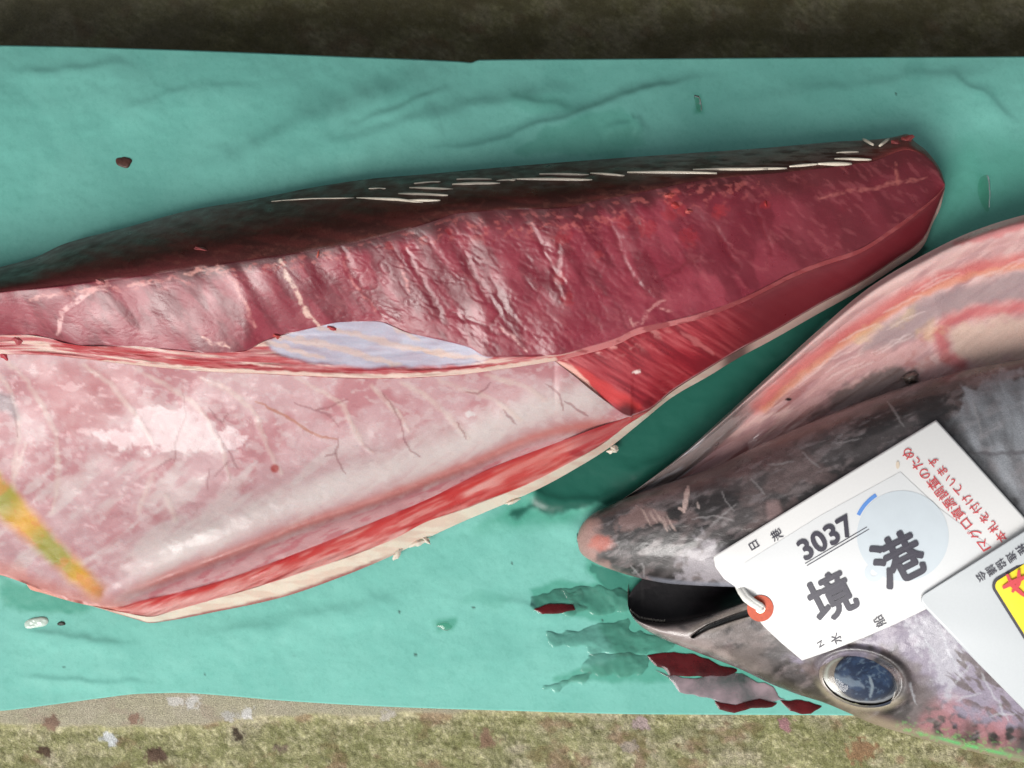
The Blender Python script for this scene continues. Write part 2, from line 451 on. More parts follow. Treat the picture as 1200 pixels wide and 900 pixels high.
# ------------------------------------------------------------------ tuna loin
top = crv([(-140, 345), (-60, 328), (0, 313), (40, 302), (75, 286), (150, 266), (220, 247), (300, 233), (370, 219), (430, 210), (500, 204), (600, 195), (700, 187),
           (800, 180), (900, 173), (980, 166), (1030, 163), (1050, 160), (1063, 157), (1072, 166), (1085, 176), (1098, 192), (1104, 203), (1107.5, 215)])
ridge = crv([(-140, 372), (0, 343), (60, 337), (110, 331), (180, 322), (240, 313), (300, 304), (350, 297), (400, 288), (450, 277), (500, 262), (540, 250), (600, 246), (660, 244),
             (700, 236), (760, 224), (820, 212), (900, 204), (960, 198), (1020, 190), (1063, 176), (1085, 184), (1098, 197), (1107.5, 216)])
meatend = crv([(-140, 398), (0, 393), (20, 392), (60, 397), (75, 402), (110, 406), (150, 406), (200, 410), (250, 414), (285, 412), (310, 400), (335, 392), (365, 385), (400, 378), (440, 377), (480, 391),
               (520, 400), (550, 408), (572, 419), (650, 417), (690, 407), (725, 396), (745, 386), (780, 378), (820, 368), (860, 354), (900, 335), (925, 322), (960, 308), (1005, 293), (1050, 265), (1075, 247), (1095, 231), (1107.5, 218)])
lintop = crv([(-140, 412), (0, 415), (50, 416), (100, 421), (150, 427), (200, 432), (250, 436), (300, 438), (440, 444), (520, 441), (580, 434), (650, 423), (690, 414), (725, 403), (745, 393), (780, 384),
              (820, 374), (860, 359), (900, 340), (925, 327), (960, 313), (1005, 298), (1050, 270), (1075, 251), (1095, 234), (1107.5, 219)])
liningend = crv([(650, 423), (672, 440), (690, 455), (712, 472), (735, 488), (742, 489.5)])
botc = crv([(-140, 640), (-60, 655), (0, 674), (12, 676), (26, 679), (36, 691), (50, 695), (80, 704), (110, 711), (140, 720), (160, 726), (176, 730), (200, 727), (250, 717.5), (325, 701.5), (400, 676), (462, 650), (500, 631),
            (550, 608), (562, 603), (637, 570), (675, 549), (712, 526), (750, 496), (787, 466), (830, 441), (868, 418), (900, 401), (960, 367), (1010, 339), (1050, 313), (1078, 293), (1085, 283), (1093, 262), (1102, 243), (1107.5, 221)])
edgered = crv([(-140, 639.6), (0, 673.6), (110, 710), (140, 712), (160, 706), (200, 697), (250, 684), (350, 648), (450, 607), (500, 586), (550, 561), (575, 549), (650, 520), (700, 501), (735, 489), (760, 480), (787, 458), (830, 431), (868, 408),
               (900, 391), (960, 356), (1010, 329), (1050, 303), (1078, 283), (1085, 274), (1093, 256), (1107.5, 220)])
edgefat = crv([(-140, 639.8), (0, 673.8), (110, 710.5), (140, 717), (160, 721), (176, 723), (200, 717), (250, 703), (325, 681), (400, 656), (462, 632), (500, 612), (550, 595), (562, 590), (612, 571), (662, 546), (707, 520), (737, 497), (760, 482),
               (787, 459.5), (830, 432), (868, 409), (900, 392), (960, 357), (1010, 330), (1050, 304), (1078, 284), (1085, 275), (1093, 257), (1107.5, 220.5)])

su = np.concatenate([np.arange(-140, -10, 6.0), np.arange(-10, 1060, 1.7), np.arange(1060, 1107, .8), [1107.3]])
t_, a_, m_, b_, f_, d_, e_ = [c(su) for c in (top, ridge, meatend, lintop, botc, edgered, edgefat)]
l_ = np.where(su < 650, b_, np.where(su < 740, liningend(su), d_))
seq = [t_, a_, m_, b_, l_, d_, e_, f_]
for i in range(1, 8): seq[i] = np.maximum(seq[i], seq[i-1])
for i in range(6, -1, -1): seq[i] = np.minimum(seq[i], seq[i+1])
mm = .001
hz = [crv(k) for k in (
    [(-140, 16), (0, 16), (300, 14), (700, 12), (1050, 12), (1107, 13)],                    # top silhouette
    [(-140, 66), (0, 66), (150, 68), (350, 72), (550, 71), (800, 64), (930, 50), (1020, 38), (1063, 30), (1107, 18)],   # ridge
    [(-140, 52), (0, 52), (300, 53), (560, 52), (750, 48), (900, 39), (1050, 27), (1107, 16)],  # meat / tendon
    [(-140, 48), (0, 48), (300, 48), (560, 48), (750, 46), (900, 37), (1050, 26), (1107, 15)],
    [(-140, 48), (0, 48), (300, 48), (560, 48), (650, 47.2), (675, 41), (740, 22), (800, 16), (1107, 14)],   # lining top
    [(-140, 18), (0, 17), (110, 17.5), (150, 18.5), (300, 22.5), (600, 23), (740, 21.5), (800, 15), (1107, 13)],
    [(-140, 17.5), (0, 16.5), (110, 15.5), (150, 15), (300, 17), (600, 17), (740, 17), (800, 14.5), (1107, 12)],
    [(-140, 14), (0, 13), (110, 8), (150, 6), (300, 5), (600, 6), (740, 8), (850, 8), (1107, 11)])]
hh = [h(su) * mm for h in hz]
nrow = [30, 110, 40, 44, 140, 24, 14]
rows_v = []; rows_z = []; reg = []; cut = [0]
def prof(i, t):
    if i == 0: return np.sin(t * math.pi / 2) ** .8          # steep flank
    if i == 1: return t ** 1.1
    if i == 3: return t ** 1.6
    return t
for i in range(7):
    for k in range(nrow[i] + (1 if i == 6 else 0)):
        t = k / nrow[i]; p = prof(i, t)
        rows_v.append(seq[i] * (1 - t) + seq[i+1] * t); rows_z.append(hh[i] * (1 - p) + hh[i+1] * p); reg.append(i)
    cut.append(cut[-1] + nrow[i])
V = np.array(rows_v); Z = np.array(rows_z); U = np.repeat(su[None, :], len(V), 0); R = np.array(reg)[:, None] + 0 * U
T = np.concatenate([np.arange(nrow[i]) / nrow[i] for i in range(7)] + [[1.0]])[:, None] + 0 * U

# --- relief
rg = lambda i: (R == i)
groove = crv([(-140, 640), (60, 712), (130, 699), (200, 674), (250, 655), (300, 636), (350, 616), (400, 599), (450, 582), (500, 563), (550, 544), (575, 533), (625, 512), (675, 500), (712, 495), (742, 489)])
gv = groove(U)
dg = V - gv
lin_m = rg(4) & (U < 745)
gfade = sm(110, 190, U) * sm(740, 690, U)
Z -= np.where(lin_m, .0030 * np.exp(-(dg / 10.0) ** 2) * gfade, 0)
Z += np.where(lin_m, .0034 * np.exp(-((dg + 36) / 30.0) ** 2) * gfade, 0)           # the thick fold above the groove
bel = np.where(lin_m, np.sin(np.clip(T, 0, 1) * math.pi), 0)
Z -= .0065 * bel * sm(700, 500, U)                                                     # hollow of the belly cavity
mt = rg(1)
Z += np.where(mt, .0012 * np.sin(np.clip(T, 0, 1) * math.pi) ** .8, 0)
wr_a, wr_b = rot(U, V, 38)
wr = np.abs(fbm(wr_a / 16, wr_b / 7, 201, 3) - .5) * 2
wr2 = np.abs(fbm(U / 11 + 2 * vn(U / 20, V / 20, 5), V / 9, 203, 3) - .5) * 2
wrm = np.where(mt, sm(0, .15, T) * (.35 + .65 * sm(300, 480, U) * sm(900, 720, U)), 0)
Z += wrm * (.00022 * np.minimum(wr, .2) / .2 + .00009 * np.minimum(wr2, .2) / .2)
Z += np.where(mt, .0022 * (fbm(rot(U, V, 55)[0] / 60, rot(U, V, 55)[1] / 30, 205, 2) - .5), 0)
# myomere steps, chevron lines across the lean meat
SEPTA = [[(475, 292), (490, 322), (503, 345), (516, 368)], [(545, 300), (558, 328), (575, 352), (585, 366), (576, 382)], [(620, 262), (640, 300), (660, 330)],
         [(715, 262), (730, 300), (745, 330), (760, 345)], [(835, 262), (850, 290), (865, 315)], [(885, 240), (895, 275), (905, 300)], [(400, 292), (415, 325), (435, 352), (450, 372)], [(530, 368), (560, 378), (590, 392)],
         [(770, 330), (790, 318), (820, 300)], [(585, 345), (600, 372), (612, 388)], [(655, 290), (650, 330), (660, 352)]]
for s in SEPTA:
    Z -= np.where(mt, .00035 * line(U, V, s, 2.5, 5, 4, 9), 0)
flank = rg(0)
Z += np.where(flank, .0011 * (fbm(U / 26, V / 5, 207, 4) - .5) * np.sin(T * math.pi), 0)
band = rg(2)
brel = np.where(band, .0012 * (fbm(U / 40, (V - lintop(U)) / 5, 209, 3) - .5) * 2 * sm(680, 560, U) + .0006, 0)
Z += brel
fib_a, fib_b = rot(U, V, 32)
fib = fbm(fib_a / 42, fib_b / 3.4, 211, 3)
tm = rg(3)
Z += np.where(tm, .0008 * (fib - .5) * sm(900, 780, U), 0)
rim = rg(5)
r_a, r_b = rot(U, V, -25)
Z += np.where(rim, .0013 * (fbm(r_a / 60, r_b / 7, 213, 3) - .5) * 2 - .0016 * np.sin(T * math.pi), 0)
Z += np.where(rg(6), .0007 * (fbm(U / 10, V / 5, 214, 3) - .5), 0)
Z += np.where(lin_m, .0007 * (fbm(U / 24, V / 20, 215, 4) - .5), 0)

# --- colour of the flesh itself
C = np.zeros(U.shape + (3,))
# lean meat
lean = np.zeros_like(C) + lin(136, 42, 58)
lean = mix(lean, lin(156, 62, 76), sm(.4, .65, fbm(U / 34, V / 26, 221, 4)) * .7)
lean = mix(lean, lin(104, 24, 38), sm(.45, .65, fbm(rot(U, V, 55)[0] / 50, rot(U, V, 55)[1] / 18, 223, 4)) * .7)
lean = mix(lean, lin(104, 36, 44), sm(820, 1000, U) * .75)
lean = mix(lean, lin(62, 20, 22), sm(.16, .0, T - .07 * (fbm(U / 14, V / 8, 225, 4) - .3)) * sm(40, 260, U) * sm(1010, 860, U) * .85)
lean = mix(lean, lin(88, 30, 34), sm(.3, .12, T) * sm(840, 930, U) * .7)
lean = mix(lean, lin(186, 104, 108), sm(.6, .76, fbm(wr_a / 14, wr_b / 5, 227, 4)) * .18)
for s in SEPTA:
    lean = mix(lean, lin(112, 24, 36), line(U, V, s, 1.8, 2.4, 4, 9) * .5)
for s, w_, c in [([(327, 304), (334, 318), (341, 332), (352, 352), (362, 369), (374, 383)], 4.5, (236, 200, 184)), ([(374, 383), (390, 389)], 4, (232, 190, 180)),
                 ([(68, 392), (69, 378), (74, 366), (84, 358), (100, 344), (124, 334)], 5, (230, 178, 176)), ([(236, 396), (252, 402), (268, 407)], 2.5, (236, 190, 178)),
                 ([(585, 384), (600, 392), (612, 408), (616, 412)], 2.4, (226, 176, 172)), ([(740, 380), (752, 376), (764, 362), (780, 350)], 2.2, (206, 140, 138)), ([(742, 380), (738, 372)], 2, (214, 158, 152)),
                 ([(776, 362), (788, 366)], 2, (210, 140, 138)), ([(260, 316), (275, 332), (290, 362), (300, 384)], 3, (206, 136, 132)),
                 ([(35, 350), (66, 346)], 4, (206, 140, 136)), ([(88, 342), (130, 336)], 4.5, (212, 146, 142)), ([(150, 334), (200, 326)], 5, (208, 140, 136)), ([(215, 322), (262, 312)], 4, (214, 150, 140)),
                 ([(112, 328), (126, 333)], 6, (200, 130, 124)), ([(960, 232), (985, 226), (1010, 222), (1050, 214), (1085, 208)], 2.6, (170, 96, 92)), ([(1050, 190), (1052, 216)], 2.4, (168, 92, 86)),
                 ([(400, 300), (412, 330), (440, 362)], 1.8, (196, 116, 116)), ([(470, 310), (480, 340)], 1.6, (206, 130, 128))]:
    lean = mix(lean, lin(*c), line(U, V, s, w_ * .8, 2, 3, 15) * .8 * sm(.15, .75, fbm(U / 5, V / 4, 16, 3)))
# ragged bright bits along the ridge
rag = sm(.58, .70, fbm(U / 7, V / 5, 229, 4)) * sm(.0, .06, T) * sm(.26, .12, T)
lean = mix(lean, lin(206, 110, 104), rag * .4 * sm(30, 90, U) * sm(980, 820, U))
for (x, y, r) in [(788, 232, 10), (784, 252, 10), (800, 246, 9), (808, 278, 12), (897, 240, 6), (846, 246, 9), (760, 268, 14), (730, 262, 10), (660, 278, 12), (664, 350, 9), (655, 326, 8), (700, 300, 7), (840, 250, 7), (570, 268, 5), (455, 288, 6), (527, 272, 5)]:
    k = sm(-.1, .5, 1 - np.hypot(U - x, V - y) / r + (fbm(U / 4, V / 4, 230 + x, 3) - .5) * 1.4)
    lean = mix(lean, lin(184, 50, 54), k * .28)
C = np.where(mt[..., None], lean, C)
# flank skin: blackish brown, grey along the lower side
fl = np.zeros_like(C) + lin(68, 34, 30)
fl = mix(fl, lin(86, 40, 36), sm(.4, .65, fbm(U / 30, V / 7, 241, 4)))
fl = mix(fl, lin(122, 102, 100), sm(.34, .05, T + .18 * (fbm(U / 24, V / 6, 243, 3) - .5)) * (sm(330, 200, U) * .9 + sm(640, 760, U) * .8))
fl = mix(fl, lin(96, 40, 42), sm(.62, .95, T + .2 * (fbm(U / 12, V / 6, 245, 3) - .5)) * sm(330, 180, U) * .8)
fl = mix(fl, lin(104, 60, 52), sm(.62, .72, fbm(U / 8, V / 4, 247, 3)) * .5 * sm(.5, .8, T))
fl = mix(fl, lin(112, 100, 96), sm(.55, .72, fbm(U / 16, V / 2.2, 249, 3)) * .5 * sm(430, 560, U) * sm(.75, .45, T))
fl = mix(fl, lin(150, 134, 126), sm(.35, .6, fbm(U / 20, V / 2.5, 248, 3)) * sm(700, 800, U) * sm(.9, .5, T) * .7)
fl = mix(fl, lin(128, 58, 56), sm(985, 1060, U) * .8)
C = np.where(flank[..., None], fl, C)
# tendon band with the silver membrane
bd = np.zeros_like(C) + lin(214, 138, 138)
bs = fbm(U / 60, (V - lintop(U)) / 3.2, 251, 4)
bd = mix(bd, lin(238, 204, 190), sm(.5, .66, bs))
bd = mix(bd, lin(190, 48, 58), sm(.5, .36, bs) * .8)
bd = mix(bd, lin(186, 40, 50), line(U, V, [(60, 404), (110, 410), (150, 414), (205, 424), (250, 428), (300, 430)], 6, 3, 2, 8) * .85)
bd = mix(bd, lin(184, 46, 58), line(U, V, [(270, 428), (330, 434), (400, 437), (500, 436), (560, 431), (600, 428)], 6, 2.5, 1.5, 8) * .9)
mem = blob(U, V, [(312, 400), (335, 391), (368, 383), (400, 375), (440, 374), (482, 388), (522, 397), (552, 405), (576, 418), (556, 427), (500, 430), (440, 431), (390, 428), (340, 420), (318, 410)], 3, 3, 12)
Z -= brel * mem * .8
mcol = np.zeros_like(C) + lin(200, 192, 210)
mcol = mix(mcol, lin(210, 208, 226), sm(.3, .8, fbm(U / 40, V / 9, 253, 3)))
mcol = mix(mcol, lin(192, 172, 188), sm(.4, .8, fbm(U / 26, V / 10, 255, 3)) * .6)
bd = bd + (mcol - bd) * mem[..., None]
for s, w_ in [([(372, 383), (400, 388), (450, 401), (510, 412), (560, 420), (580, 424)], 5), ([(318, 394), (350, 398), (400, 408), (440, 421), (470, 428)], 6), ([(457, 378), (472, 388), (492, 397)], 3), ([(300, 402), (320, 402), (345, 410), (380, 420)], 4), ([(480, 408), (540, 418)], 2.5)]:
    bd = mix(bd, lin(236, 202, 186), line(U, V, s, w_ * .7, 3, 3, 17) * .65)
bd = mix(bd, lin(242, 216, 200), line(U, V, [(80, 424), (150, 427), (200, 431), (250, 435), (300, 437), (440, 442), (520, 439), (580, 432), (650, 421)], 4, 2.5, 1.5, 8, False) * .85)
fas = np.zeros_like(C) + lin(214, 130, 130)
fas = mix(fas, lin(150, 56, 62), sm(.45, .62, fbm(U / 14, V / 6, 257, 3)) * .7)
fas = mix(fas, lin(150, 62, 66), sm(760, 900, U) * .75)
bd = bd + (fas - bd) * sm(640, 690, U)[..., None]
C = np.where(band[..., None], bd * .8, C)
# lower tail muscle with coarse fibres
tl = np.zeros_like(C) + lin(158, 44, 54)
tl = mix(tl, lin(196, 92, 96), sm(.45, .75, fib) * .6 * (.4 + fbm(U / 16, V / 12, 260, 3)))
tl = mix(tl, lin(112, 24, 36), sm(.52, .3, fib) * .6)
tl = mix(tl, lin(108, 34, 42), sm(800, 900, U) * .95)
tl = mix(tl, lin(202, 62, 62), line(U, V, [(660, 428), (690, 446), (720, 464), (748, 478)], 12, 5, 2, 8) * .8)
tl = mix(tl, lin(226, 156, 150), sm(.55, .8, fbm(U / 9, V / 5, 261, 3)) * sm(.3, .0, T) * sm(830, 700, U) * .9)
tl = mix(tl, lin(240, 200, 184), line(U, V, [(650, 424), (668, 432), (684, 448), (702, 464)], 5, 3, 2, 8) * .7)
tl = mix(tl, lin(196, 110, 110), line(U, V, [(800, 390), (815, 400), (835, 414)], 3, 3, 3, 8) * .6)
tl = mix(tl, lin(60, 12, 18), spot(U, V, 735, 484, 12) * .8 + spot(U, V, 760, 474, 7) * .5)
tl = mix(tl, lin(246, 226, 218), sm(.2, .6, 1 - np.hypot((U - 746) / 8, (V - 436) / 3) + (fbm(U / 3, V / 3, 263, 2) - .5)) * .9)
tl = mix(tl, lin(120, 52, 54), line(U, V, [(880, 352), (960, 312), (1050, 268), (1085, 245)], 2.0, 2, 1.5, 8) * .5)
C = np.where(tm[..., None], tl, C)
# belly lining
be = np.zeros_like(C) + lin(226, 178, 182)
n1 = fbm(U / 46, V / 40, 271, 4); n2 = fbm(U / 9, V / 7, 273, 4); fw = fbm(rot(U, V, -38)[0] / 60, rot(U, V, -38)[1] / 13, 275, 3)
be = mix(be, lin(206, 124, 132), sm(.42, .62, n1) * .75)
be = mix(be, lin(240, 212, 212), sm(.5, .68, n2) * .5)
be = mix(be, lin(212, 128, 132), blob(U, V, [(45, 425), (150, 428), (170, 470), (120, 510), (70, 500), (45, 470)], 12, 18, 22, 22) * .6)
be = mix(be, lin(238, 214, 212), sm(.46, .62, fw) * sm(520, 580, V + U * .1) * .7)
be = mix(be, lin(214, 156, 162), sm(.5, .34, fw) * sm(500, 580, V) * .5)
fold = np.exp(-((dg + 30) / 24.0) ** 2) * gfade
be = mix(be, lin(244, 230, 226), fold * .85)
be = mix(be, lin(216, 128, 120), np.exp(-((dg - 1) / 7.0) ** 2) * gfade * .9)
be = mix(be, lin(232, 170, 172), sm(8, 13, dg) * gfade * .9)
be = mix(be, lin(222, 128, 136), sm(8, 13, dg) * gfade * sm(.5, .66, fbm(r_a / 22, r_b / 4, 277, 3)) * .8)
RIBS = [[(0, 440), (14, 460), (20, 490), (21, 520), (14, 560)], [(8, 424), (30, 445), (52, 478), (64, 505), (69, 540), (66, 580), (60, 600)], [(100, 428), (130, 450), (150, 475), (165, 495), (180, 520)],
        [(160, 432), (200, 455), (225, 470), (245, 495), (260, 525), (268, 560)], [(235, 442), (270, 458), (295, 478), (306, 505), (316, 530), (330, 555)], [(345, 442), (380, 460), (402, 475), (412, 500), (425, 522), (436, 530)],
        [(435, 452), (455, 472), (470, 490), (480, 505)], [(470, 448), (500, 464), (520, 482), (540, 504), (550, 515)], [(515, 446), (555, 460), (585, 472), (610, 492)], [(570, 440), (610, 450), (640, 470)], [(30, 520), (12, 580)],
        [(180, 555), (165, 590), (162, 600)], [(195, 580), (205, 610)]]
for i, s in enumerate(RIBS):
    be = mix(be, lin(246, 222, 210), line(U, V, s, 1.6, 4.2, 2.5, 30 + i) * .5 * (.5 + .7 * fbm(U / 12, V / 12, 40 + i, 2)))
    Z += np.where(lin_m, .00012 * line(U, V, s, 2, 4, 2, 30 + i), 0)
VEINS = [[(300, 470), (340, 490), (362, 506), (375, 512), (395, 515)], [(396, 512), (393, 530), (400, 548), (404, 556)], [(380, 535), (395, 530)], [(450, 462), (462, 480), (470, 495), (474, 515), (482, 528), (492, 535)],
         [(370, 480), (390, 475), (408, 468)], [(345, 472), (372, 482), (388, 488), (398, 502)], [(216, 463), (218, 490), (206, 516), (204, 540)], [(245, 478), (260, 495), (268, 485)], [(262, 520), (278, 548)],
         [(246, 550), (242, 565), (243, 576)], [(182, 550), (200, 538)], [(575, 448), (560, 462), (548, 460)], [(0, 462), (12, 468), (19, 490), (20, 512)], [(535, 495), (548, 515)], [(590, 480), (604, 498)], [(660, 470), (690, 488)], [(250, 558), (268, 540)], [(640, 450), (655, 462), (660, 480)]]
for i, s in enumerate(VEINS):
    be = mix(be, lin(150, 72, 80), line(U, V, s, 1.5, 1.2, 2.2, 70 + i) * (.5 if i != 0 else .3))
be = mix(be, lin(206, 128, 96), line(U, V, VEINS[0], 1.8, 1.4, 1.5, 70) * .7)
be = mix(be, lin(186, 52, 44), spot(U, V, 322, 549, 5, .35))
be = mix(be, lin(126, 112, 122), blob(U, V, [(-10, 458), (14, 462), (20, 490), (8, 484), (-10, 480)], 5, 5, 81) * .7)
be = mix(be, lin(236, 150, 136), sm(26, 4, botc(U) - V) * sm(190, 150, U) * .8)
# wet patches with ragged outlines; their white highlight is put into the colour
WETP = blob(U, V, [(112, 508), (150, 502), (160, 480), (215, 478), (260, 505), (290, 512), (284, 524), (232, 530), (200, 526), (140, 526)], 1.5, 12, 85, 9)
WETP = np.maximum(WETP, blob(U, V, [(190, 634), (245, 608), (300, 592), (345, 572), (335, 590), (290, 618), (240, 640), (204, 644)], 1.5, 9, 86, 8))
WETP = np.maximum(WETP, sm(.66, .7, fbm(U / 12, V / 6, 88, 3)) * .6)
be = mix(be, lin(244, 226, 228), blob(U, V, [(112, 508), (150, 502), (160, 480), (215, 478), (260, 505), (290, 512), (284, 524), (232, 530), (200, 526), (140, 526)], 1.5, 12, 85, 9) * .3)
be = mix(be, lin(246, 236, 234), sm(.1, .5, 1 - np.hypot((U - 551) / 8, (V - 485) / 5) + (fbm(U / 5, V / 5, 87, 2) - .5) * .8) * .8)  # small wet glint painted as a pale spot
# bile stain
bs_, bt_ = pld(U + 5 * (fbm(U / 14, V / 14, 89, 2) - .5), V + 5 * (fbm(U / 14, V / 14, 90, 2) - .5), [(-140, 480), (-40, 548), (0, 580), (30, 610), (58, 640), (90, 672), (128, 700)], 80)
bw = np.interp(U, [-140, 0, 30, 60, 100, 130], [24, 22, 16, 15, 13, 10])
bil = sm(bw + 6, bw - 9, bs_) * sm(.995, .97, bt_ + 0 * U)
bcol = np.zeros_like(C) + lin(204, 150, 12)
bcol = mix(bcol, lin(138, 134, 2), np.maximum(spot(U, V, 60, 648, 30), spot(U, V, -4, 578, 30)))
bcol = mix(bcol, lin(150, 72, 10), sm(90, 130, U))
bcol = mix(bcol, lin(196, 110, 12), sm(.5, .65, fbm(U / 12, V / 12, 93, 3)) * .5)
be = be + (bcol - be) * (bil * .97)[..., None]
be = be * (.66 + .5 * bil)[..., None]
C = np.where(rg(4)[..., None], be, C)
# cut red edge of the belly
ed = np.zeros_like(C) + lin(222, 118, 112)
es = fbm(r_a / 64, r_b / 9, 281, 3)
ed = mix(ed, lin(206, 56, 54), sm(.56, .4, es) * .9)
ed = mix(ed, lin(238, 176, 168), sm(.50, .60, es) * .8)
ed = mix(ed, lin(236, 160, 152), sm(.38, .75, fbm(r_a / 26, r_b / 5, 283, 3)) * .7)
ed = mix(ed, lin(232, 168, 160), sm(420, 250, U) * sm(.2, .5, T) * .5)
ed = mix(ed, lin(206, 62, 52), sm(560, 600, U) * sm(690, 640, U) * .5)
ed = mix(ed, lin(190, 40, 46), sm(.22, .05, T) * .8)
ed = mix(ed, lin(176, 60, 66), sm(655, 690, U) * .7)
ed = mix(ed, lin(170, 40, 46), sm(.3, .6, 1 - np.hypot((U - 676) / 16, (V - 531) / 7)) * .8)
ed = mix(ed, lin(236, 156, 142), sm(150, 128, U))
C = np.where(rim[..., None], ed * .8, C)
# white fat rim and skin edge
ft = np.zeros_like(C) + lin(244, 226, 208)
ft = mix(ft, lin(232, 196, 178), sm(.45, .65, fbm(U / 30, V / 6, 285, 3)) * .6)
ft = mix(ft, lin(160, 70, 72), sm(.72, .92, T + .25 * (fbm(U / 20, V / 4, 287, 3) - .5)) * sm(480, 420, U) * .85)
ft = mix(ft, lin(176, 140, 134), sm(760, 860, U) * .8)
ft = mix(ft, lin(70, 40, 40), sm(840, 856, U) * sm(888, 868, U) * .8)
ft = mix(ft, lin(236, 160, 146), sm(150, 128, U))
C = np.where(rg(6)[..., None], ft * .9, C)

loin = thing('tuna_loin', 'large cut of raw tuna with deep red meat and pale pink belly on green paper', 'fish meat')
MAT_LEAN = organic('lean_tuna_meat', alpha_rough=True, spec=.5, rough=.36, rvar=.10, sss=.12, bump=((300, .08), (1300, .10)), coat=.0, coatr=.3, grain=.10, bdist=.0006, rscale=60)
MAT_PALE = organic('pale_belly_flesh', spec=.34, rough=.42, rvar=.2, sss=.22, alpha_rough=True, bump=((260, .12), (1400, .12)), coat=.0, coatr=.10, grain=.07, bdist=.0006, rscale=45)
MAT_SKIN = organic('dark_back_skin', spec=.25, rough=.42, rvar=.15, bump=((500, .3), (1800, .3)), grain=.25, bdist=.0005)
ROUGH = np.ones(U.shape)
ROUGH = np.where(lin_m, 1.1 - .8 * WETP * (1 - bil) + .6 * bil, ROUGH)
ROUGH = np.where(mt, .85 + .45 * sm(.44, .54, fbm(wr_a / 40, wr_b / 16, 291, 4)) + .35 * sm(820, 960, U) + .15 * sm(300, 180, U), ROUGH)
for i, (nm, mt_) in enumerate([('back_skin', MAT_SKIN), ('lean_meat', MAT_LEAN), ('tendon_band', MAT_PALE), ('tail_muscle', MAT_LEAN), ('belly_lining', MAT_PALE), ('red_belly_edge', MAT_PALE), ('fat_rim', MAT_PALE)]):
    o = grid_obj(nm, U, V, Z, C, mt_, loin, cut[i], cut[i+1], A=ROUGH)
# underside: from the lower rim down to the paper and back up to the flank
ks = np.linspace(0, 1, 9)
def px_shift(v, z0, z1): return 450 + (v - 450) * (HC - z0) / (HC - z1)
zf, zt = Z[-1], Z[0]
und_v = []; und_z = []
mid = (seq[0] + seq[7]) / 2; halfw = (seq[7] - seq[0]) / 2
for k in ks[:4]:
    und_v.append(px_shift(seq[7], zf, zf * (1 - k / ks[3]) + .0015) - np.minimum(halfw, 14) * (k / ks[3]) ** 1.5); und_z.append(zf * (1 - k / ks[3]) + .0015 * (k / ks[3]))
for k in ks[:4][::-1]:
    und_v.append(px_shift(seq[0], zt, zt * (1 - k / ks[3]) + .0015) + np.minimum(halfw, 18) * (k / ks[3]) ** 1.5); und_z.append(zt * (1 - k / ks[3]) + .0015 * (k / ks[3]))
und_v[0] = seq[7]; und_v[-1] = seq[0]; und_z[0] = zf; und_z[-1] = zt
UV = np.array(und_v); UZ = np.array(und_z); UU = np.repeat(su[None, :], len(UV), 0)
UC = np.zeros(UU.shape + (3,)) + lin(120, 108, 104); UC[4:] = lin(44, 38, 38); UC[:4] = mix(UC[:4], lin(214, 140, 128), sm(160, 120, UU[:4]))
grid_obj('belly_skin', UU, UV, UZ, UC, MAT_SKIN, loin)
# cut face outside the picture
sec_u = np.full((len(V) + len(UV) - 1,), su[0]); sec_v = np.concatenate([V[:, 0], UV[1:, 0]]); sec_z = np.concatenate([Z[:, 0], UZ[1:, 0]])
P = np.stack(W(sec_u, sec_v, sec_z), -1)
me = bpy.data.meshes.new('cut_face'); keep = [i for i in range(len(P)) if i == 0 or np.linalg.norm(P[i] - P[i-1]) > 1e-5]
me.from_pydata([tuple(p) for p in P[keep][:-1]], [], [tuple(range(len(keep) - 1))]); me.update()
a = me.attributes.new('Col', 'FLOAT_COLOR', 'POINT')
for d in a.data: d.color = (.25, .05, .06, 1)
link('cut_face', me, MAT_LEAN, loin)

def loin_z(u, v):
    j = int(np.argmin(np.abs(su - u))); i = int(np.argmin(np.abs(V[:, j] - v)))
    return float(Z[i, j])
def on_loin(pts, lift=.0006, n=9):
    p = np.array(pts, float); s = np.linspace(0, 1, n)
    L = np.concatenate([[0], np.cumsum(np.hypot(*np.diff(p, axis=0).T))]); L /= L[-1]
    q = np.stack([np.interp(s, L, p[:, 0]), np.interp(s, L, p[:, 1])], -1)
    z = np.array([loin_z(a, b) for a, b in q]); z = np.convolve(np.pad(z, 1, 'edge'), [.25, .5, .25], 'valid')
    return [W(a, b, h + lift) for (a, b), h in zip(q, z)]
MAT_RAY = plain('fin_ray_bone', lin(226, 214, 196), rough=.35, grain=.2, gscale=700, coat=.3)
random.seed(4)
for s, r in [([(318, 236), (360, 233), (415, 232)], .7), ([(418, 232), (470, 234), (496, 238)], 1.3), ([(474, 235), (516, 235)], 1.3), ([(467, 227), (525, 229)], 1.4), ([(480, 220), (531, 222)], 1.3), ([(432, 221), (452, 221)], .8),
             ([(485, 215), (516, 213)], 1.0), ([(530, 216), (586, 215)], 1.5), ([(535, 210), (576, 210)], 1.1), ([(582, 212), (604, 211)], 1.2), ([(600, 210), (694, 211)], 1.6), ([(632, 204), (690, 205)], 1.3), ([(692, 203), (732, 206)], 1.3),
             ([(735, 202), (840, 203)], 1.7), ([(812, 199), (900, 198)], 1.5), ([(850, 199), (922, 197)], 1.4), ([(925, 195), (960, 192)], 1.2), ([(958, 192), (998, 192)], 1.7), ([(978, 186), (1021, 187)], 1.3), ([(980, 179), (1006, 178)], 1.1)]:
    P = on_loin(s, .0004); n_ = len(P)
    tube('fin_ray', P, [S * 1.45 * r * (.35 + .65 * math.sin(math.pi * (i + .4) / n_)) for i in range(n_)], MAT_RAY, loin, 6)
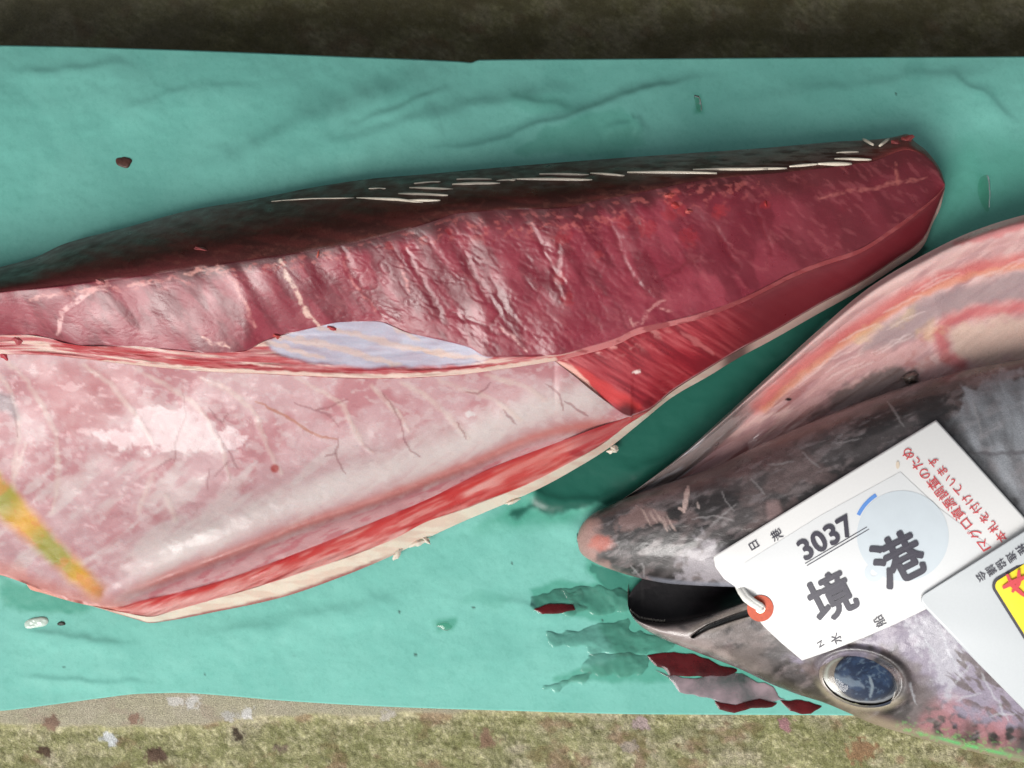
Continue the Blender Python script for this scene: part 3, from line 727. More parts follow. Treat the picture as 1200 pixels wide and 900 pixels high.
for s in ([(1010, 164), (1022, 171)], [(1040, 164), (1029, 172)]):
    tube('bone_spur', [(x, y, z + .003) for x, y, z in on_loin(s, .0006, 5)], [S * 1.4, S * 1.9, S * 1.9, S * 1.8, S * 1.2], MAT_RAY, loin, 8)
# ragged scraps of flesh and skin on the loin
def scrap(name, cx, cy, rx, ry, ang, col, mat, seed, lift=.002, z=None, rag=.35):
    n_ = 22; k = 4; us = np.zeros((k + 1, n_ + 1)); vs = us.copy(); zs = us.copy()
    th = np.linspace(0, 2 * math.pi, n_ + 1); rr = 1 + rag * (vn(np.cos(th) * 2.2 + 5, np.sin(th) * 2.2 + 5, seed) - .5) * 2
    ca, sa = math.cos(math.radians(ang)), math.sin(math.radians(ang))
    z0 = loin_z(cx, cy) if z is None else z
    for i in range(k + 1):
        r = rr * i / k; x = rx * r * np.cos(th); y = ry * r * np.sin(th)
        us[i] = cx + x * ca - y * sa; vs[i] = cy + x * sa + y * ca; zs[i] = z0 + lift * (1 - (i / k) ** 2) - .001 * (i / k)
    Cc = np.zeros(us.shape + (3,)) + lin(*col); Cc = mix(Cc, lin(*col) * .75, fbm(us / 3, vs / 3, seed, 2))
    return grid_obj(name, us, vs, zs, Cc, mat, loin, flip=False)
for (x, y, rx, ry, a, c) in [(373, 297, 2.5, 6, 15, (200, 96, 84)), (240, 293, 12, 2, 12, (150, 70, 70)), (118, 330, 8, 4, 8, (190, 116, 116)), (783, 229, 8, 4, -8, (190, 84, 78)), (1062, 164, 8, 5, -20, (160, 74, 72)), (1052, 168, 7, 4, 10, (146, 66, 66)),
                             (897, 238, 3, 5, 0, (176, 54, 52)), (790, 240, 7, 5, 30, (176, 56, 56)), (806, 247, 6, 4, 10, (184, 84, 80)), (20, 398, 8, 5, 30, (180, 84, 90)), (4, 416, 8, 6, 0, (186, 64, 76)),
                             (323, 393, 9, 4, 20, (180, 66, 64)), (388, 384, 8, 3, 18, (180, 60, 64))]:
    scrap('meat_scrap', x, y, rx, ry, a, c, MAT_LEAN, int(x), .0014)
for (x, y, rx, ry, a) in [(466, 648, 8, 3.6, 120), (490, 636, 12, 3.4, -20), (500, 634, 6, 2.8, 40), (668, 548, 10, 3, -28), (718, 528, 7, 3, -20), (720, 526, 5, 4, 50), (600, 588, 9, 2.2, -24)]:
    scrap('skin_tatter', x, y, rx, ry, a, (232, 220, 204), MAT_PALE, int(x) + 3, .001, .008)
LU, LV, LZ = U, V, Z

# ------------------------------------------------------------------ tuna head
S0 = crv([(676, 630), (679, 620), (684, 612), (692, 604), (710, 594), (750, 577), (800, 560), (847, 543), (880, 526), (920, 508), (960, 491), (1000, 475), (1040, 460), (1080, 447), (1120, 436), (1160, 427), (1200, 420), (1260, 412), (1340, 408)])
M1 = crv([(676, 632), (679, 645), (686, 653), (698, 660), (712, 666), (752, 678), (785, 684), (822, 686.5), (867, 688), (900, 689), (960, 690), (1100, 690), (1340, 680)])
M2 = crv([(735.5, 707), (737, 714), (741, 719.5), (752, 726), (775, 729.5), (810, 725), (847, 715), (870, 707), (888, 697), (902, 690), (960, 690), (1100, 690), (1340, 680)])
S1 = crv([(735.5, 708.5), (738, 717), (744, 727), (760, 740), (787, 753), (813, 763), (867, 784), (907, 803), (933, 813), (967, 824), (1000, 838), (1020, 847), (1075, 864), (1125, 877), (1200, 894), (1260, 906), (1340, 914)])
ZB = crv([(676, 12), (720, 16), (800, 20), (900, 24), (1000, 28), (1200, 32), (1340, 34)])
HT = crv([(676, 3), (690, 9), (720, 15), (760, 22), (820, 29), (900, 36), (1000, 44), (1100, 50), (1200, 54), (1340, 56)])
def ell(t, p=2.2, q=.55): return (1 - np.abs(2 * np.clip(t, 0, 1) - 1) ** p) ** q

def eye_frame(u, v):
    a, b = rot(u - 1010, v - 796, 12)
    return a / 47.0, b / 30.0
def head_z(u, v, part):
    s0, m1, m2, s1 = S0(u), M1(u), M2(np.maximum(u, 735.5)), S1(np.maximum(u, 735.5))
    zb, ht = ZB(u) * mm, HT(u) * mm
    full = zb + ht * ell((v - s0) / (s1 - s0))
    if part == 'jaw': own = zb * .8 + ht * .95 * ell((v - s0) / np.maximum(m1 - s0, .5), 2.2, .5)
    else: own = zb * .6 + ht * .55 * ell((v - m2) / np.maximum(s1 - m2, .5), 2.2, .5)
    b = sm(770, 905, u)
    return own * (1 - b) + full * b

def head_colour(u, v):
    a, b = rot(u, v, -28)
    n1 = fbm(a / 60, b / 22, 301, 5); n2 = fbm(a / 20, b / 7, 303, 4); n3 = fbm(u / 5, v / 5, 305, 3)
    C = np.zeros(u.shape + (3,)) + lin(84, 79, 79)
    C = mix(C, lin(44, 41, 41), sm(.42, .62, n1) * .85)
    C = mix(C, lin(136, 124, 124), sm(.52, .72, n2) * .6)
    C = mix(C, lin(128, 106, 104), sm(.55, .75, fbm(u / 40, v / 26, 307, 4)) * .5)
    C = mix(C, lin(60, 54, 52), sm(.45, .75, n3) * .3)
    C = mix(C, lin(150, 144, 146), sm(.6, .85, fbm(a / 14, b / 4, 309, 3)) * .45)
    return C

MAT_HEAD = organic('wet_fish_skin', rough=.36, rvar=.14, bump=((350, .3), (1500, .35)), coat=.35, coatr=.12, grain=.2, bdist=.0006, rscale=80)
head = thing('severed_tuna', 'severed dark grey tuna head lying on its side with open mouth and tags', 'fish head')

# lower jaw and cheek
su = np.concatenate([676 + 14 * np.linspace(0, 1, 22)[:-1] ** 1.8, np.arange(690, 1341, 1.7)])
ts = (1 - np.cos(np.linspace(0, 1, 150) * math.pi)) / 2 * .6 + np.linspace(0, 1, 150) * .4
U = np.repeat(su[None, :], len(ts), 0); V = S0(U) * (1 - ts[:, None]) + M1(U) * ts[:, None]
Z = head_z(U, V, 'jaw')
C = head_colour(U, V)
C = mix(C, lin(178, 142, 134), blob(U, V, [(672, 612), (692, 606), (704, 620), (700, 655), (740, 676), (760, 684), (720, 672), (686, 660), (672, 640)], 7, 8, 311, 12) * .85)
C = mix(C, lin(196, 104, 88), sm(-.2, .6, 1 - np.hypot((U - 704) / 17, (V - 637) / 10) + (fbm(U / 7, V / 7, 312, 3) - .5) * .8) * .75)
C = mix(C, lin(150, 122, 118), blob(U, V, [(715, 612), (740, 598), (775, 596), (790, 612), (760, 616), (730, 624)], 4, 9, 313, 8) * .7)
for k in range(9):
    random.seed(k); x0 = 750 + k * 4.4 + random.uniform(-1.5, 1.5); y0 = 594 + k * 1.6 + random.uniform(-3, 3); ln = random.uniform(.6, 1.3)
    C = mix(C, lin(190, 166, 158), line(U, V, [(x0, y0), (x0 + 9 * ln, y0 + 17 * ln)], 1.0, 1.4, 1.6, 320 + k) * random.uniform(.35, .7))
C = mix(C, lin(212, 186, 178), line(U, V, [(806, 570), (804, 584), (802, 600)], 4.5, 1.4, .6, 331) * .85)
C = mix(C, lin(206, 180, 172), line(U, V, [(795, 595), (801, 599)], 2.5, 1, .5, 332) * .8)
C = mix(C, lin(206, 188, 182), line(U, V, [(817, 588), (819, 596)], 2, 1, .5, 333) * .6)
C = mix(C, lin(142, 116, 112), sm(20, 3, V - S0(U) + 10 * (fbm(U / 20, V / 8, 336, 3) - .5)) * sm(740, 800, U) * sm(1090, 1000, U) * .75)
C = mix(C, lin(168, 162, 168), blob(U, V, [(800, 650), (830, 630), (860, 645), (880, 680), (840, 684), (800, 676)], 8, 18, 335, 6) * .75)  # whitish sheen near the lip, painted into the skin colour
C = mix(C, lin(168, 140, 138), blob(U, V, [(900, 590), (912, 588), (920, 606), (900, 610)], 4, 4, 337) * .6)
C = mix(C, lin(172, 176, 182), blob(U, V, [(1112, 506), (1130, 455), (1170, 440), (1240, 430), (1240, 620), (1190, 600), (1150, 560), (1122, 530)], 6, 18, 339, 9) * .75 * (.5 + .6 * sm(.25, .75, fbm(rot(U, V, 70)[0] / 40, rot(U, V, 70)[1] / 12, 340, 4))))  # bluish white highlight on the cheek, painted into the skin colour
C = mix(C, lin(96, 92, 96), line(U, V, [(1130, 530), (1170, 532), (1230, 528)], 2.5, 2, 1.5, 341) * .7)
C = mix(C, lin(44, 42, 42), line(U, V, [(1085, 470), (1100, 500), (1130, 540), (1180, 600)], 26, 12, 3, 343, False) * .8)
for k, s in enumerate([[(845, 576), (852, 590), (860, 600)], [(832, 618), (846, 604), (862, 592)], [(812, 608), (836, 604), (860, 610)], [(880, 560), (896, 580)], [(940, 530), (960, 548)], [(870, 640), (880, 625), (905, 618)], [(752, 660), (754, 676)], [(740, 664), (752, 677)],
                        [(980, 520), (1010, 514)], [(1040, 470), (1060, 500)], [(900, 545), (930, 540)], [(1140, 470), (1150, 510)]]):
    C = mix(C, lin(176, 172, 172), line(U, V, s, 1.0, 1.2, 2.0, 350 + k) * .38)
lipm = sm(7, 2, M1(U) - V) * sm(740, 780, U)
C = mix(C, lin(160, 164, 178), lipm * .55)
Z += .0009 * (fbm(U / 26, V / 14, 361, 3) - .5)
grid_obj('lower_jaw', U, V, Z, C, MAT_HEAD, head)
JU, JV, JZ = U, V, Z

# upper jaw, snout and eye side
su = np.concatenate([735.5 + 12 * np.linspace(0, 1, 20)[:-1] ** 1.8, np.arange(747.5, 1341, 1.6)])
ts2 = np.linspace(0, 1, 150)
U = np.repeat(su[None, :], len(ts2), 0); V = M2(U) * (1 - ts2[:, None]) + S1(U) * ts2[:, None]
Z = head_z(U, V, 'upper')
ex, ey = eye_frame(U, V); er = np.hypot(ex, ey)
Z = Z + .0022 * np.exp(-((er - 1.12) / .16) ** 2) - .006 * sm(1.05, .8, er)
C = head_colour(U + 300, V)
C = mix(C, lin(140, 128, 124), sm(.3, .6, fbm(U / 22, V / 16, 371, 4)) * sm(960, 860, U) * .6)
C = mix(C, lin(176, 160, 156), blob(U, V, [(745, 728), (790, 735), (830, 752), (860, 772), (810, 760), (765, 742)], 5, 8, 373) * .6)
C = mix(C, lin(160, 150, 170), blob(U, V, [(930, 775), (1000, 755), (1090, 710), (1230, 830), (1230, 860), (1120, 840), (1080, 790), (1040, 760), (960, 775)], 10, 16, 375, 10) * .75)
C = mix(C, lin(196, 196, 204), blob(U, V, [(1060, 730), (1090, 715), (1130, 760), (1115, 830), (1100, 800), (1090, 770), (1070, 750)], 6, 16, 377, 6) * .6)
st_a, st_b = rot(U, V, 40)
C = mix(C, lin(92, 78, 76), sm(.5, .62, fbm(st_a / 18, st_b / 5, 379, 3)) * blob(U, V, [(1110, 745), (1180, 790), (1230, 840), (1180, 850), (1130, 825), (1110, 790)], 8, 10, 381) * .85)
C = mix(C, lin(104, 92, 92), blob(U, V, [(1050, 765), (1080, 780), (1096, 810), (1102, 830), (1080, 832), (1066, 815), (1058, 790)], 6, 8, 383, 8) * .7)
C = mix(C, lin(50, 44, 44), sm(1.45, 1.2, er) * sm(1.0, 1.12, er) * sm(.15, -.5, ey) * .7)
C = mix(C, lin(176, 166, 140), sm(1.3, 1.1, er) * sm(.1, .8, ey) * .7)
C = mix(C, lin(46, 42, 42), blob(U, V, [(850, 778), (900, 790), (930, 800), (960, 812), (930, 812), (890, 798)], 4, 9, 385, 8) * .7)
C = mix(C, lin(186, 130, 136), np.maximum(np.maximum(spot(U, V, 1112, 842, 24), spot(U, V, 1165, 858, 26)), spot(U, V, 1090, 850, 14)) * sm(.35, .6, fbm(U / 9, V / 9, 387, 3)) * .7)
sdist = S1(U) - V
C = mix(C, lin(176, 160, 136), sm(16, 3, sdist) * sm(960, 1040, U) * .7)
C = mix(C, lin(90, 200, 120), np.exp(-((sdist - 5.5) / 2.2) ** 2) * sm(1068, 1085, U) * (.2 + .7 * sm(.35, .6, fbm(U / 14, V / 14, 391, 2))))  # green sheen on the dorsal edge, put into the colour
C = mix(C, lin(120, 196, 110), sm(.6, .7, fbm(U / 4, V / 3, 393, 3)) * sm(26, 6, sdist) * sm(1040, 1070, U) * .7)
C = mix(C, lin(36, 34, 36), sm(6, 2, V - M2(U)) * sm(870, 800, U) * .7)
slit = [(812, 746), (820, 740), (830, 734.5), (855, 725), (874, 719), (900, 712)]
ds, tsx = pld(U, V, slit); sw = np.interp(tsx, [0, .3, 1], [1.2, 2.6, 3.6])
C = mix(C, lin(14, 13, 15), sm(sw + 1.4, sw - .4, ds)); Z -= .005 * sm(sw + 1.2, sw - .5, ds)
C = mix(C, lin(150, 140, 130), np.exp(-((ds - 6) / 2.5) ** 2) * (V < 742) * .5)
for k, s in enumerate([[(1098, 730), (1110, 760), (1124, 790)], [(1150, 790), (1165, 815), (1182, 845)], [(1120, 820), (1150, 812)], [(1136, 780), (1120, 800)], [(1066, 800), (1074, 826)], [(1160, 840), (1190, 836)], [(1080, 745), (1098, 770)]]):
    C = mix(C, lin(206, 210, 216), line(U, V, s, 1.2, 1.2, 2.5, 400 + k) * .4)
Z += .0007 * (fbm(U / 22, V / 12, 395, 3) - .5) * sm(1.1, 1.3, er)
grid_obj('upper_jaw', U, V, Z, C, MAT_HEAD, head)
HU, HV, HZ = U, V, Z

def under(name, su, v_edge, z_edge, sgn, col, inset=26):
    rv = []; rz = []
    for k in np.linspace(0, 1, 7):
        z = z_edge * (1 - k) + .0012 * k
        rv.append(px_shift(v_edge, z_edge, z) + sgn * inset * (1 - math.sqrt(max(1 - k * k, 0)))); rz.append(z)
    UU = np.repeat(su[None, :], 7, 0)
    return grid_obj(name, UU, np.array(rv), np.array(rz), np.zeros(UU.shape + (3,)) + lin(*col), MAT_HEAD, head, flip=sgn > 0)
under('snout_underside', su, S1(su), HZ[-1], -1, (110, 104, 96))
under('jaw_underside', JU[0], S0(JU[0]), JZ[0], 1, (84, 76, 76), 14)
jn = JU[0] < 905
under('jaw_inner_side', JU[0][jn], M1(JU[0][jn]), JZ[-1][jn], -1, (30, 26, 28), 14)
# mouth cavity
su3 = np.concatenate([735.8 + 10 * np.linspace(0, 1, 12)[:-1] ** 1.8, np.arange(745.8, 910, 2.0)]); tq = np.linspace(0, 1, 40)
U = np.repeat(su3[None, :], 40, 0); hi = np.maximum(M1(U), 681.0 - 0 * U); up = np.where(U < 752, 707 - (707 - 680) * np.sqrt(np.clip((U - 735.5) / 16.5, 0, 1)), M1(U) - 6)
V = up * (1 - tq[:, None]) + M2(U) * tq[:, None]
zlip = head_z(U[-1], V[-1], 'upper')
Z = .0068 + (zlip[None, :] - .0078) * tq[:, None] ** 2.2
C = np.zeros(U.shape + (3,)) + lin(24, 22, 25)
C = mix(C, lin(60, 54, 54), sm(.88, .97, tq[:, None] + 0 * U) * .8)
C = mix(C, lin(40, 34, 38), sm(.5, .7, fbm(U / 20, V / 6, 411, 3)) * .5)
MAT_MOUTH = organic('black_mouth_skin', rough=.5, rvar=.1, bump=((300, .3),), spec=.25, grain=.15)
mouth = grid_obj('mouth_cavity', U, V, Z, C, MAT_MOUTH, head)
MAT_TOOTH = plain('tooth', lin(214, 208, 196), rough=.3)
random.seed(8)
for k in range(26):
    u0 = 738.5 + 40 * (k / 25) ** 1.1; v0 = float(M2(u0)) - 1.6 - random.random()
    z0 = float(head_z(np.array([u0]), np.array([float(M2(u0)) + .2]), 'upper')[0])
    p0 = Vector(W(u0, v0 + 1.0, z0 - .0004)); p1 = Vector(W(u0 + random.uniform(-.6, .6), v0 - 1.3, z0 + .0012))
    tube('tooth', [p0, (p0 + p1) / 2, p1], [.0004, .00034, .00012], MAT_TOOTH, mouth, 5)

# eye
eye = bpy.data.objects.new('eye', None)
eyez = float(head_z(np.array([1010.]), np.array([796.]), 'upper')[0])
def eye_grid(name, r0, r1, zf, cf, mat, parent, ox=0, oy=0, nr=30, nt_=72, kx=1, ky=1):
    r = np.linspace(r0, r1, nr)[:, None]; th = np.linspace(0, 2 * math.pi, nt_)[None, :]
    x = r * np.cos(th) * 47 * kx; y = r * np.sin(th) * 30 * ky
    c, s = math.cos(math.radians(12)), math.sin(math.radians(12))
    u = 1010 + ox + x * c - y * s; v = 796 + oy + x * s + y * c
    z = eyez + zf(r + 0 * th, th + 0 * r)
    return grid_obj(name, u, v, z, cf(u, v, r + 0 * th, th + 0 * r), mat, parent, flip=False)
MAT_EYE = organic('eye_tissue', rough=.25, rvar=.08, bump=((500, .15),), coat=.6, coatr=.05, grain=.12)
def ballz(r, th): return -.0035 + .0048 * np.sqrt(np.clip(1 - (r / 1.12) ** 2, 0, 1))
def ballc(u, v, r, th):
    C = np.zeros(u.shape + (3,)) + lin(122, 118, 106)
    C = mix(C, lin(90, 84, 78), sm(.4, .65, fbm(u / 7, v / 5, 421, 3)) * .7)
    C = mix(C, lin(170, 150, 132), sm(0, -1, np.cos(th)) * .5)
    C = mix(C, lin(196, 200, 184), np.exp(-((r - .9) / .04) ** 2) * .7)
    C = mix(C, lin(40, 50, 70), sm(.66, .86, r) * sm(.2, .8, np.cos(th - .15)) * .9)
    return C
ball = grid = eye_grid('eyeball', 0.0, 1.08, ballz, ballc, MAT_EYE, head)
def irisc(u, v, r, th):
    C = np.zeros(u.shape + (3,)) + lin(34, 50, 78)
    C = mix(C, lin(58, 80, 112), sm(.45, .7, fbm(u / 9, v / 6, 425, 4)) * .7)
    C = mix(C, lin(24, 34, 54), sm(.8, 1, r))
    C = mix(C, lin(150, 164, 178), line(u, v, [(976, 792), (990, 796), (1004, 800), (1012, 806)], 5, 3, 4, 427) * .6)  # this streak and the next are specular glints painted on the eye
    C = mix(C, lin(170, 182, 190), line(u, v, [(1019, 793), (1022, 806), (1020, 817)], 2.2, 1.4, 1, 428) * .7)
    C = mix(C, lin(120, 140, 158), sm(.62, .74, fbm(u / 4, v / 3, 429, 3)) * .5)
    return C
eye_grid('pupil', 0.0, 1.0, lambda r, th: .0006 + .0012 * (1 - r ** 2), irisc, MAT_EYE, ball, ox=3, oy=-2, kx=.76, ky=.93)
m, t, b = newmat('cornea'); b.inputs['Base Color'].default_value = (1, 1, 1, 1)
cor = film('clear_cornea', (.93, .95, .96), .04)
eye_grid('cornea', 0.0, 1.0, lambda r, th: -.0022 + .0068 * np.sqrt(np.clip(1 - (r / 1.02) ** 2, 0, 1)), lambda u, v, r, th: np.ones(u.shape + (3,)) * .8, cor, ball)
bpy.data.objects.remove(eye)

# throat and gill membrane of the far side
O = crv([(714, 594.5), (725, 588), (740, 578), (760, 563), (800, 532), (850, 487), (900, 441), (960, 386), (1020, 336), (1080, 300), (1140, 271), (1200, 252), (1260, 240), (1340, 232)])
su = np.concatenate([np.arange(714, 1341, 1.8)]); ts = np.linspace(0, 1, 130)
U = np.repeat(su[None, :], 130, 0)
endv = S0(su) + np.interp(su, [714, 760, 900], [1, 8, 18])
V = O(U) * (1 - ts[:, None]) + endv[None, :] * ts[:, None]
sv = (V - O(U)) / np.maximum(S0(U) - O(U), 2)
oh = np.interp(su, [714, 760, 850, 950, 1100, 1340], [12, 17, 24, 30, 38, 42]) * mm
ih = np.interp(su, [714, 760, 850, 950, 1100, 1340], [10, 8, 8, 12, 20, 24]) * mm
Z = oh[None, :] + (ih - oh)[None, :] * sm(.02, .95, sv) + .004 * np.sin(np.clip(sv * 6, 0, 1) * math.pi) * np.minimum(1, (su - 714) / 120)[None, :]
Z -= .004 * sm(.06, 0, sv) * np.minimum(1, (su - 714) / 60)[None, :]
a_, b_ = rot(U, V, -36)
pk = np.zeros(U.shape + (3,)) + lin(206, 160, 158)
pk = mix(pk, lin(226, 188, 182), sm(.45, .65, fbm(a_ / 70, b_ / 9, 501, 4)) * .7)
pk = mix(pk, lin(176, 130, 134), sm(.5, .66, fbm(a_ / 40, b_ / 7, 503, 4)) * .6)
pk = mix(pk, lin(226, 192, 186), sm(.16, .03, sv))
grey = blob(U, V, [(1030, 385), (1070, 358), (1120, 335), (1200, 318), (1340, 300), (1340, 350), (1200, 352), (1140, 358), (1100, 372), (1060, 402), (1010, 412)], 7, 7, 505, 14)
pk = mix(pk, lin(156, 136, 138), grey * .8)
pk = mix(pk, lin(206, 92, 86), line(U, V, [(888, 476), (931, 437), (973, 406), (1019, 374), (1058, 349), (1101, 328), (1143, 315), (1200, 304), (1340, 285)], 3, 13, 2.5, 507, False) * .72)
pk = mix(pk, lin(222, 150, 110), line(U, V, [(895, 480), (938, 441), (980, 410), (1025, 379), (1062, 354), (1104, 334), (1146, 321), (1200, 311), (1340, 292)], 1.5, 6, 2.5, 507, False) * .5)
pk = mix(pk, lin(200, 80, 84), line(U, V, [(1125, 428), (1108, 416), (1101, 392), (1110, 377), (1143, 366), (1200, 359), (1340, 350)], 2, 13, 3, 509, False) * .65)
pk = mix(pk, lin(206, 96, 100), line(U, V, [(1120, 285), (1160, 275), (1200, 262), (1340, 250)], 5, 6, 3, 510) * .6)
pk = mix(pk, lin(224, 196, 176), blob(U, V, [(1112, 385), (1160, 376), (1240, 366), (1240, 420), (1150, 425), (1118, 410)], 8, 10, 511) * .65)
pk = mix(pk, lin(186, 112, 108), sm(.5, .7, fbm(U / 12, V / 12, 512, 3)) * blob(U, V, [(1060, 400), (1100, 390), (1130, 430), (1060, 440)], 10, 8, 513) * .6)
for poly in ([(998, 400), (1012, 384), (1032, 380), (1020, 395), (1004, 404)], [(1048, 378), (1070, 360), (1064, 376), (1050, 386)], [(1076, 390), (1092, 376), (1104, 388), (1084, 400)]):
    pk = mix(pk, lin(226, 196, 146), blob(U, V, poly, 6, 8, 514, 7) * .4)
dk = blob(U, V, [(950, 492), (979, 458), (1020, 440), (1055, 428), (1072, 438), (1080, 452), (1020, 472)], 6, 8, 515, 10)
pk = mix(pk, lin(110, 96, 92), dk * .85)
pk = mix(pk, lin(150, 84, 80), sm(.5, .68, fbm(a_ / 50, b_ / 6, 517, 3)) * sm(1000, 900, U) * sm(.25, .4, sv) * .7)
out = sm(30, 24, V - O(U) + 6 * (fbm(a_ / 30, b_ / 6, 519, 3) - .5)) * sm(905, 850, U)
oc = np.zeros_like(pk) + lin(140, 126, 124)
oc = mix(oc, lin(196, 190, 194), sm(.5, .68, fbm(a_ / 40, b_ / 5, 521, 4)) * .8)
oc = mix(oc, lin(92, 76, 74), sm(.5, .66, fbm(a_ / 24, b_ / 8, 523, 4)) * .7)
pk = pk + (oc - pk) * out[..., None]
pk = mix(pk, lin(30, 20, 20), sm(-.2, .4, 1 - np.hypot((U - 924) / 4, (V - 468) / 2)))
for k in range(14):
    random.seed(k + 90); x = random.uniform(930, 1190); y = float(O(np.array([x]))[0]) + random.uniform(30, 90)
    pk = mix(pk, lin(232, 206, 200), line(U, V, [(x, y), (x + 22, y - 13), (x + 44, y - 22)], 1.4, 1.4, 2, 530 + k) * .35)
# ridge lines along the membrane
Z += .0006 * line(U, V, [(888, 470), (931, 431), (973, 400), (1019, 368), (1058, 343), (1101, 322), (1143, 309), (1200, 298), (1340, 279)], 8, 10, 2, 507, False)
Z += .0003 * line(U, V, [(1125, 422), (1104, 410), (1097, 390), (1106, 373), (1143, 361), (1200, 354), (1340, 345)], 6, 9, 2, 509, False)
Z -= .006 * sm(20, 30, V - O(U)) * sm(715, 770, U) * sm(900, 850, U)
Z += .0008 * (fbm(a_ / 40, b_ / 6, 541, 3) - .5)
Z = np.maximum(Z, .0065)
MAT_GILL = organic('gill_membrane_flesh', rough=.34, rvar=.14, sss=.15, bump=((300, .25), (1400, .25)), coat=.4, coatr=.1, grain=.1, bdist=.0005, rscale=60)
grid_obj('gill_membrane', U, V, Z, pk, MAT_GILL, head)
under('membrane_underside', su, O(su), Z[0], 1, (150, 120, 118), 8)
# small lobe of tissue between cheek and membrane
lob = []
def ell_lump(name, cx, cy, rx, ry, ang, z0, h, col, mat, parent, seed):
    r = np.linspace(0, 1, 12)[:, None]; th = np.linspace(0, 2 * math.pi, 40)[None, :]
    rr = 1 + .25 * (vn(np.cos(th) * 2 + 9, np.sin(th) * 2 + 9, seed) - .5) * 2
    x = r * np.cos(th) * rx * rr; y = r * np.sin(th) * ry * rr; c, s = math.cos(math.radians(ang)), math.sin(math.radians(ang))
    u = cx + x * c - y * s; v = cy + x * s + y * c; z = z0 + h * np.sqrt(np.clip(1 - r ** 2, 0, 1)) + 0 * th
    Cc = np.zeros(u.shape + (3,)) + lin(*col); Cc = mix(Cc, lin(*col) * .6, sm(.4, .7, fbm(u / 5, v / 4, seed, 3)))
    return grid_obj(name, u, v, z, Cc, mat, parent)
ell_lump('tissue_lobe', 1068, 443, 11, 7, -15, .018, .008, (120, 108, 100), MAT_GILL, head, 5)

# cut end outside the picture
def end_cap(name, cols):
    P = np.concatenate([np.stack(W(a, b, c), -1) for a, b, c in cols]); P = np.vstack([P, [[P[0, 0], P[-1, 1], .001], [P[0, 0], P[0, 1], .001]]])
    me = bpy.data.meshes.new(name); me.from_pydata([tuple(p) for p in P], [], [tuple(range(len(P)))]); me.update()
    at = me.attributes.new('Col', 'FLOAT_COLOR', 'POINT')
    for d in at.data: d.color = (.3, .08, .08, 1)
    return link(name, me, MAT_GILL, head)
end_cap('neck_cut', [(JU[:, -1], JV[:, -1], JZ[:, -1]), (HU[1:, -1], HV[1:, -1], HZ[1:, -1])])

# ------------------------------------------------------------------ tags
def head_top(u, v):
    return np.where(v < M1(u), head_z(u, v, 'jaw'), head_z(u, v, 'upper'))
def qb(u, v):
    x = (u - 1040) / 150.; y = (v - 640) / 150.
    return np.stack([np.ones_like(x), x, y, x * x, x * y, y * y], -1)
gu, gv_ = np.meshgrid(np.linspace(860, 1230, 40), np.linspace(500, 770, 40))
okm = (psd(gu, gv_, [(850, 655), (1097, 500), (1235, 645), (1085, 714), (945, 768)]) > 0)
su_, sv_ = gu[okm], gv_[okm]
sz_ = head_top(su_, sv_)
coef, *_ = np.linalg.lstsq(qb(su_, sv_), sz_, rcond=None)
res = sz_ - qb(su_, sv_) @ coef
LIFT = float(np.percentile(res, 99)) + .0012
def tag_z(u, v):
    u = np.asarray(u, float); v = np.asarray(v, float)
    curl = .0035 * np.exp(-(np.hypot(u - 838, v - 655) / 45) ** 2) + .002 * sm(700, 780, v)
    return qb(u, v) @ coef + LIFT + curl

def coons(c0, c1, d0, d1, n, m):
    """c0,c1: top and bottom curves (a 0..1); d0,d1: left and right curves (b 0..1)"""
    def samp(p, k):
        p = np.array(p, float); L = np.concatenate([[0], np.cumsum(np.hypot(*np.diff(p, axis=0).T))]); L /= L[-1]
        s = np.linspace(0, 1, k); return np.stack([np.interp(s, L, p[:, 0]), np.interp(s, L, p[:, 1])], -1)
    A, B = samp(c0, n), samp(c1, n); D, E = samp(d0, m), samp(d1, m)
    a = np.linspace(0, 1, n)[None, :, None]; b = np.linspace(0, 1, m)[:, None, None]
    P = (1-b) * A[None] + b * B[None] + (1-a) * D[:, None] + a * E[:, None] - ((1-a)*(1-b)*A[0] + a*(1-b)*A[-1] + (1-a)*b*B[0] + a*b*B[-1])
    return P[..., 0], P[..., 1]

MAT_CARD = plain('white_card', (.73, .73, .72), rough=.45, grain=.03, bump=.08)
MAT_STICK = plain('white_sticker', (.68, .695, .70), rough=.28, grain=.03, bump=.05)
MAT_PLASTIC = plain('frosted_plastic', (.52, .55, .565), rough=.3, grain=.04, bump=.05)
MAT_INK = plain('dark_ink', (.045, .042, .06), rough=.5)
MAT_RED = plain('red_ink', (.60, .06, .07), rough=.5)
MAT_PALEBLUE = plain('pale_blue_ink', (.56, .62, .66), rough=.35, grain=.06, gscale=120)
MAT_BLUE = plain('blue_ink', (.12, .28, .66), rough=.4)
MAT_YEL = plain('yellow_ink', (.85, .68, .03), rough=.4)
MAT_ORANGE = plain('orange_fibre_ring', lin(206, 84, 48), rough=.6, grain=.3, gscale=500)
MAT_STRING = plain('white_string', (.74, .74, .70), rough=.7, grain=.15, gscale=1600, bump=.5)
MAT_METAL = plain('eyelet_metal', (.75, .70, .55), rough=.25, metal=1)
MAT_STAIN = plain('brown_stain', (.70, .60, .48), rough=.4)

def thick(o, t=.0003):
    s_ = o.modifiers.new('thickness', 'SOLIDIFY'); s_.thickness = t; s_.offset = -1
    return o

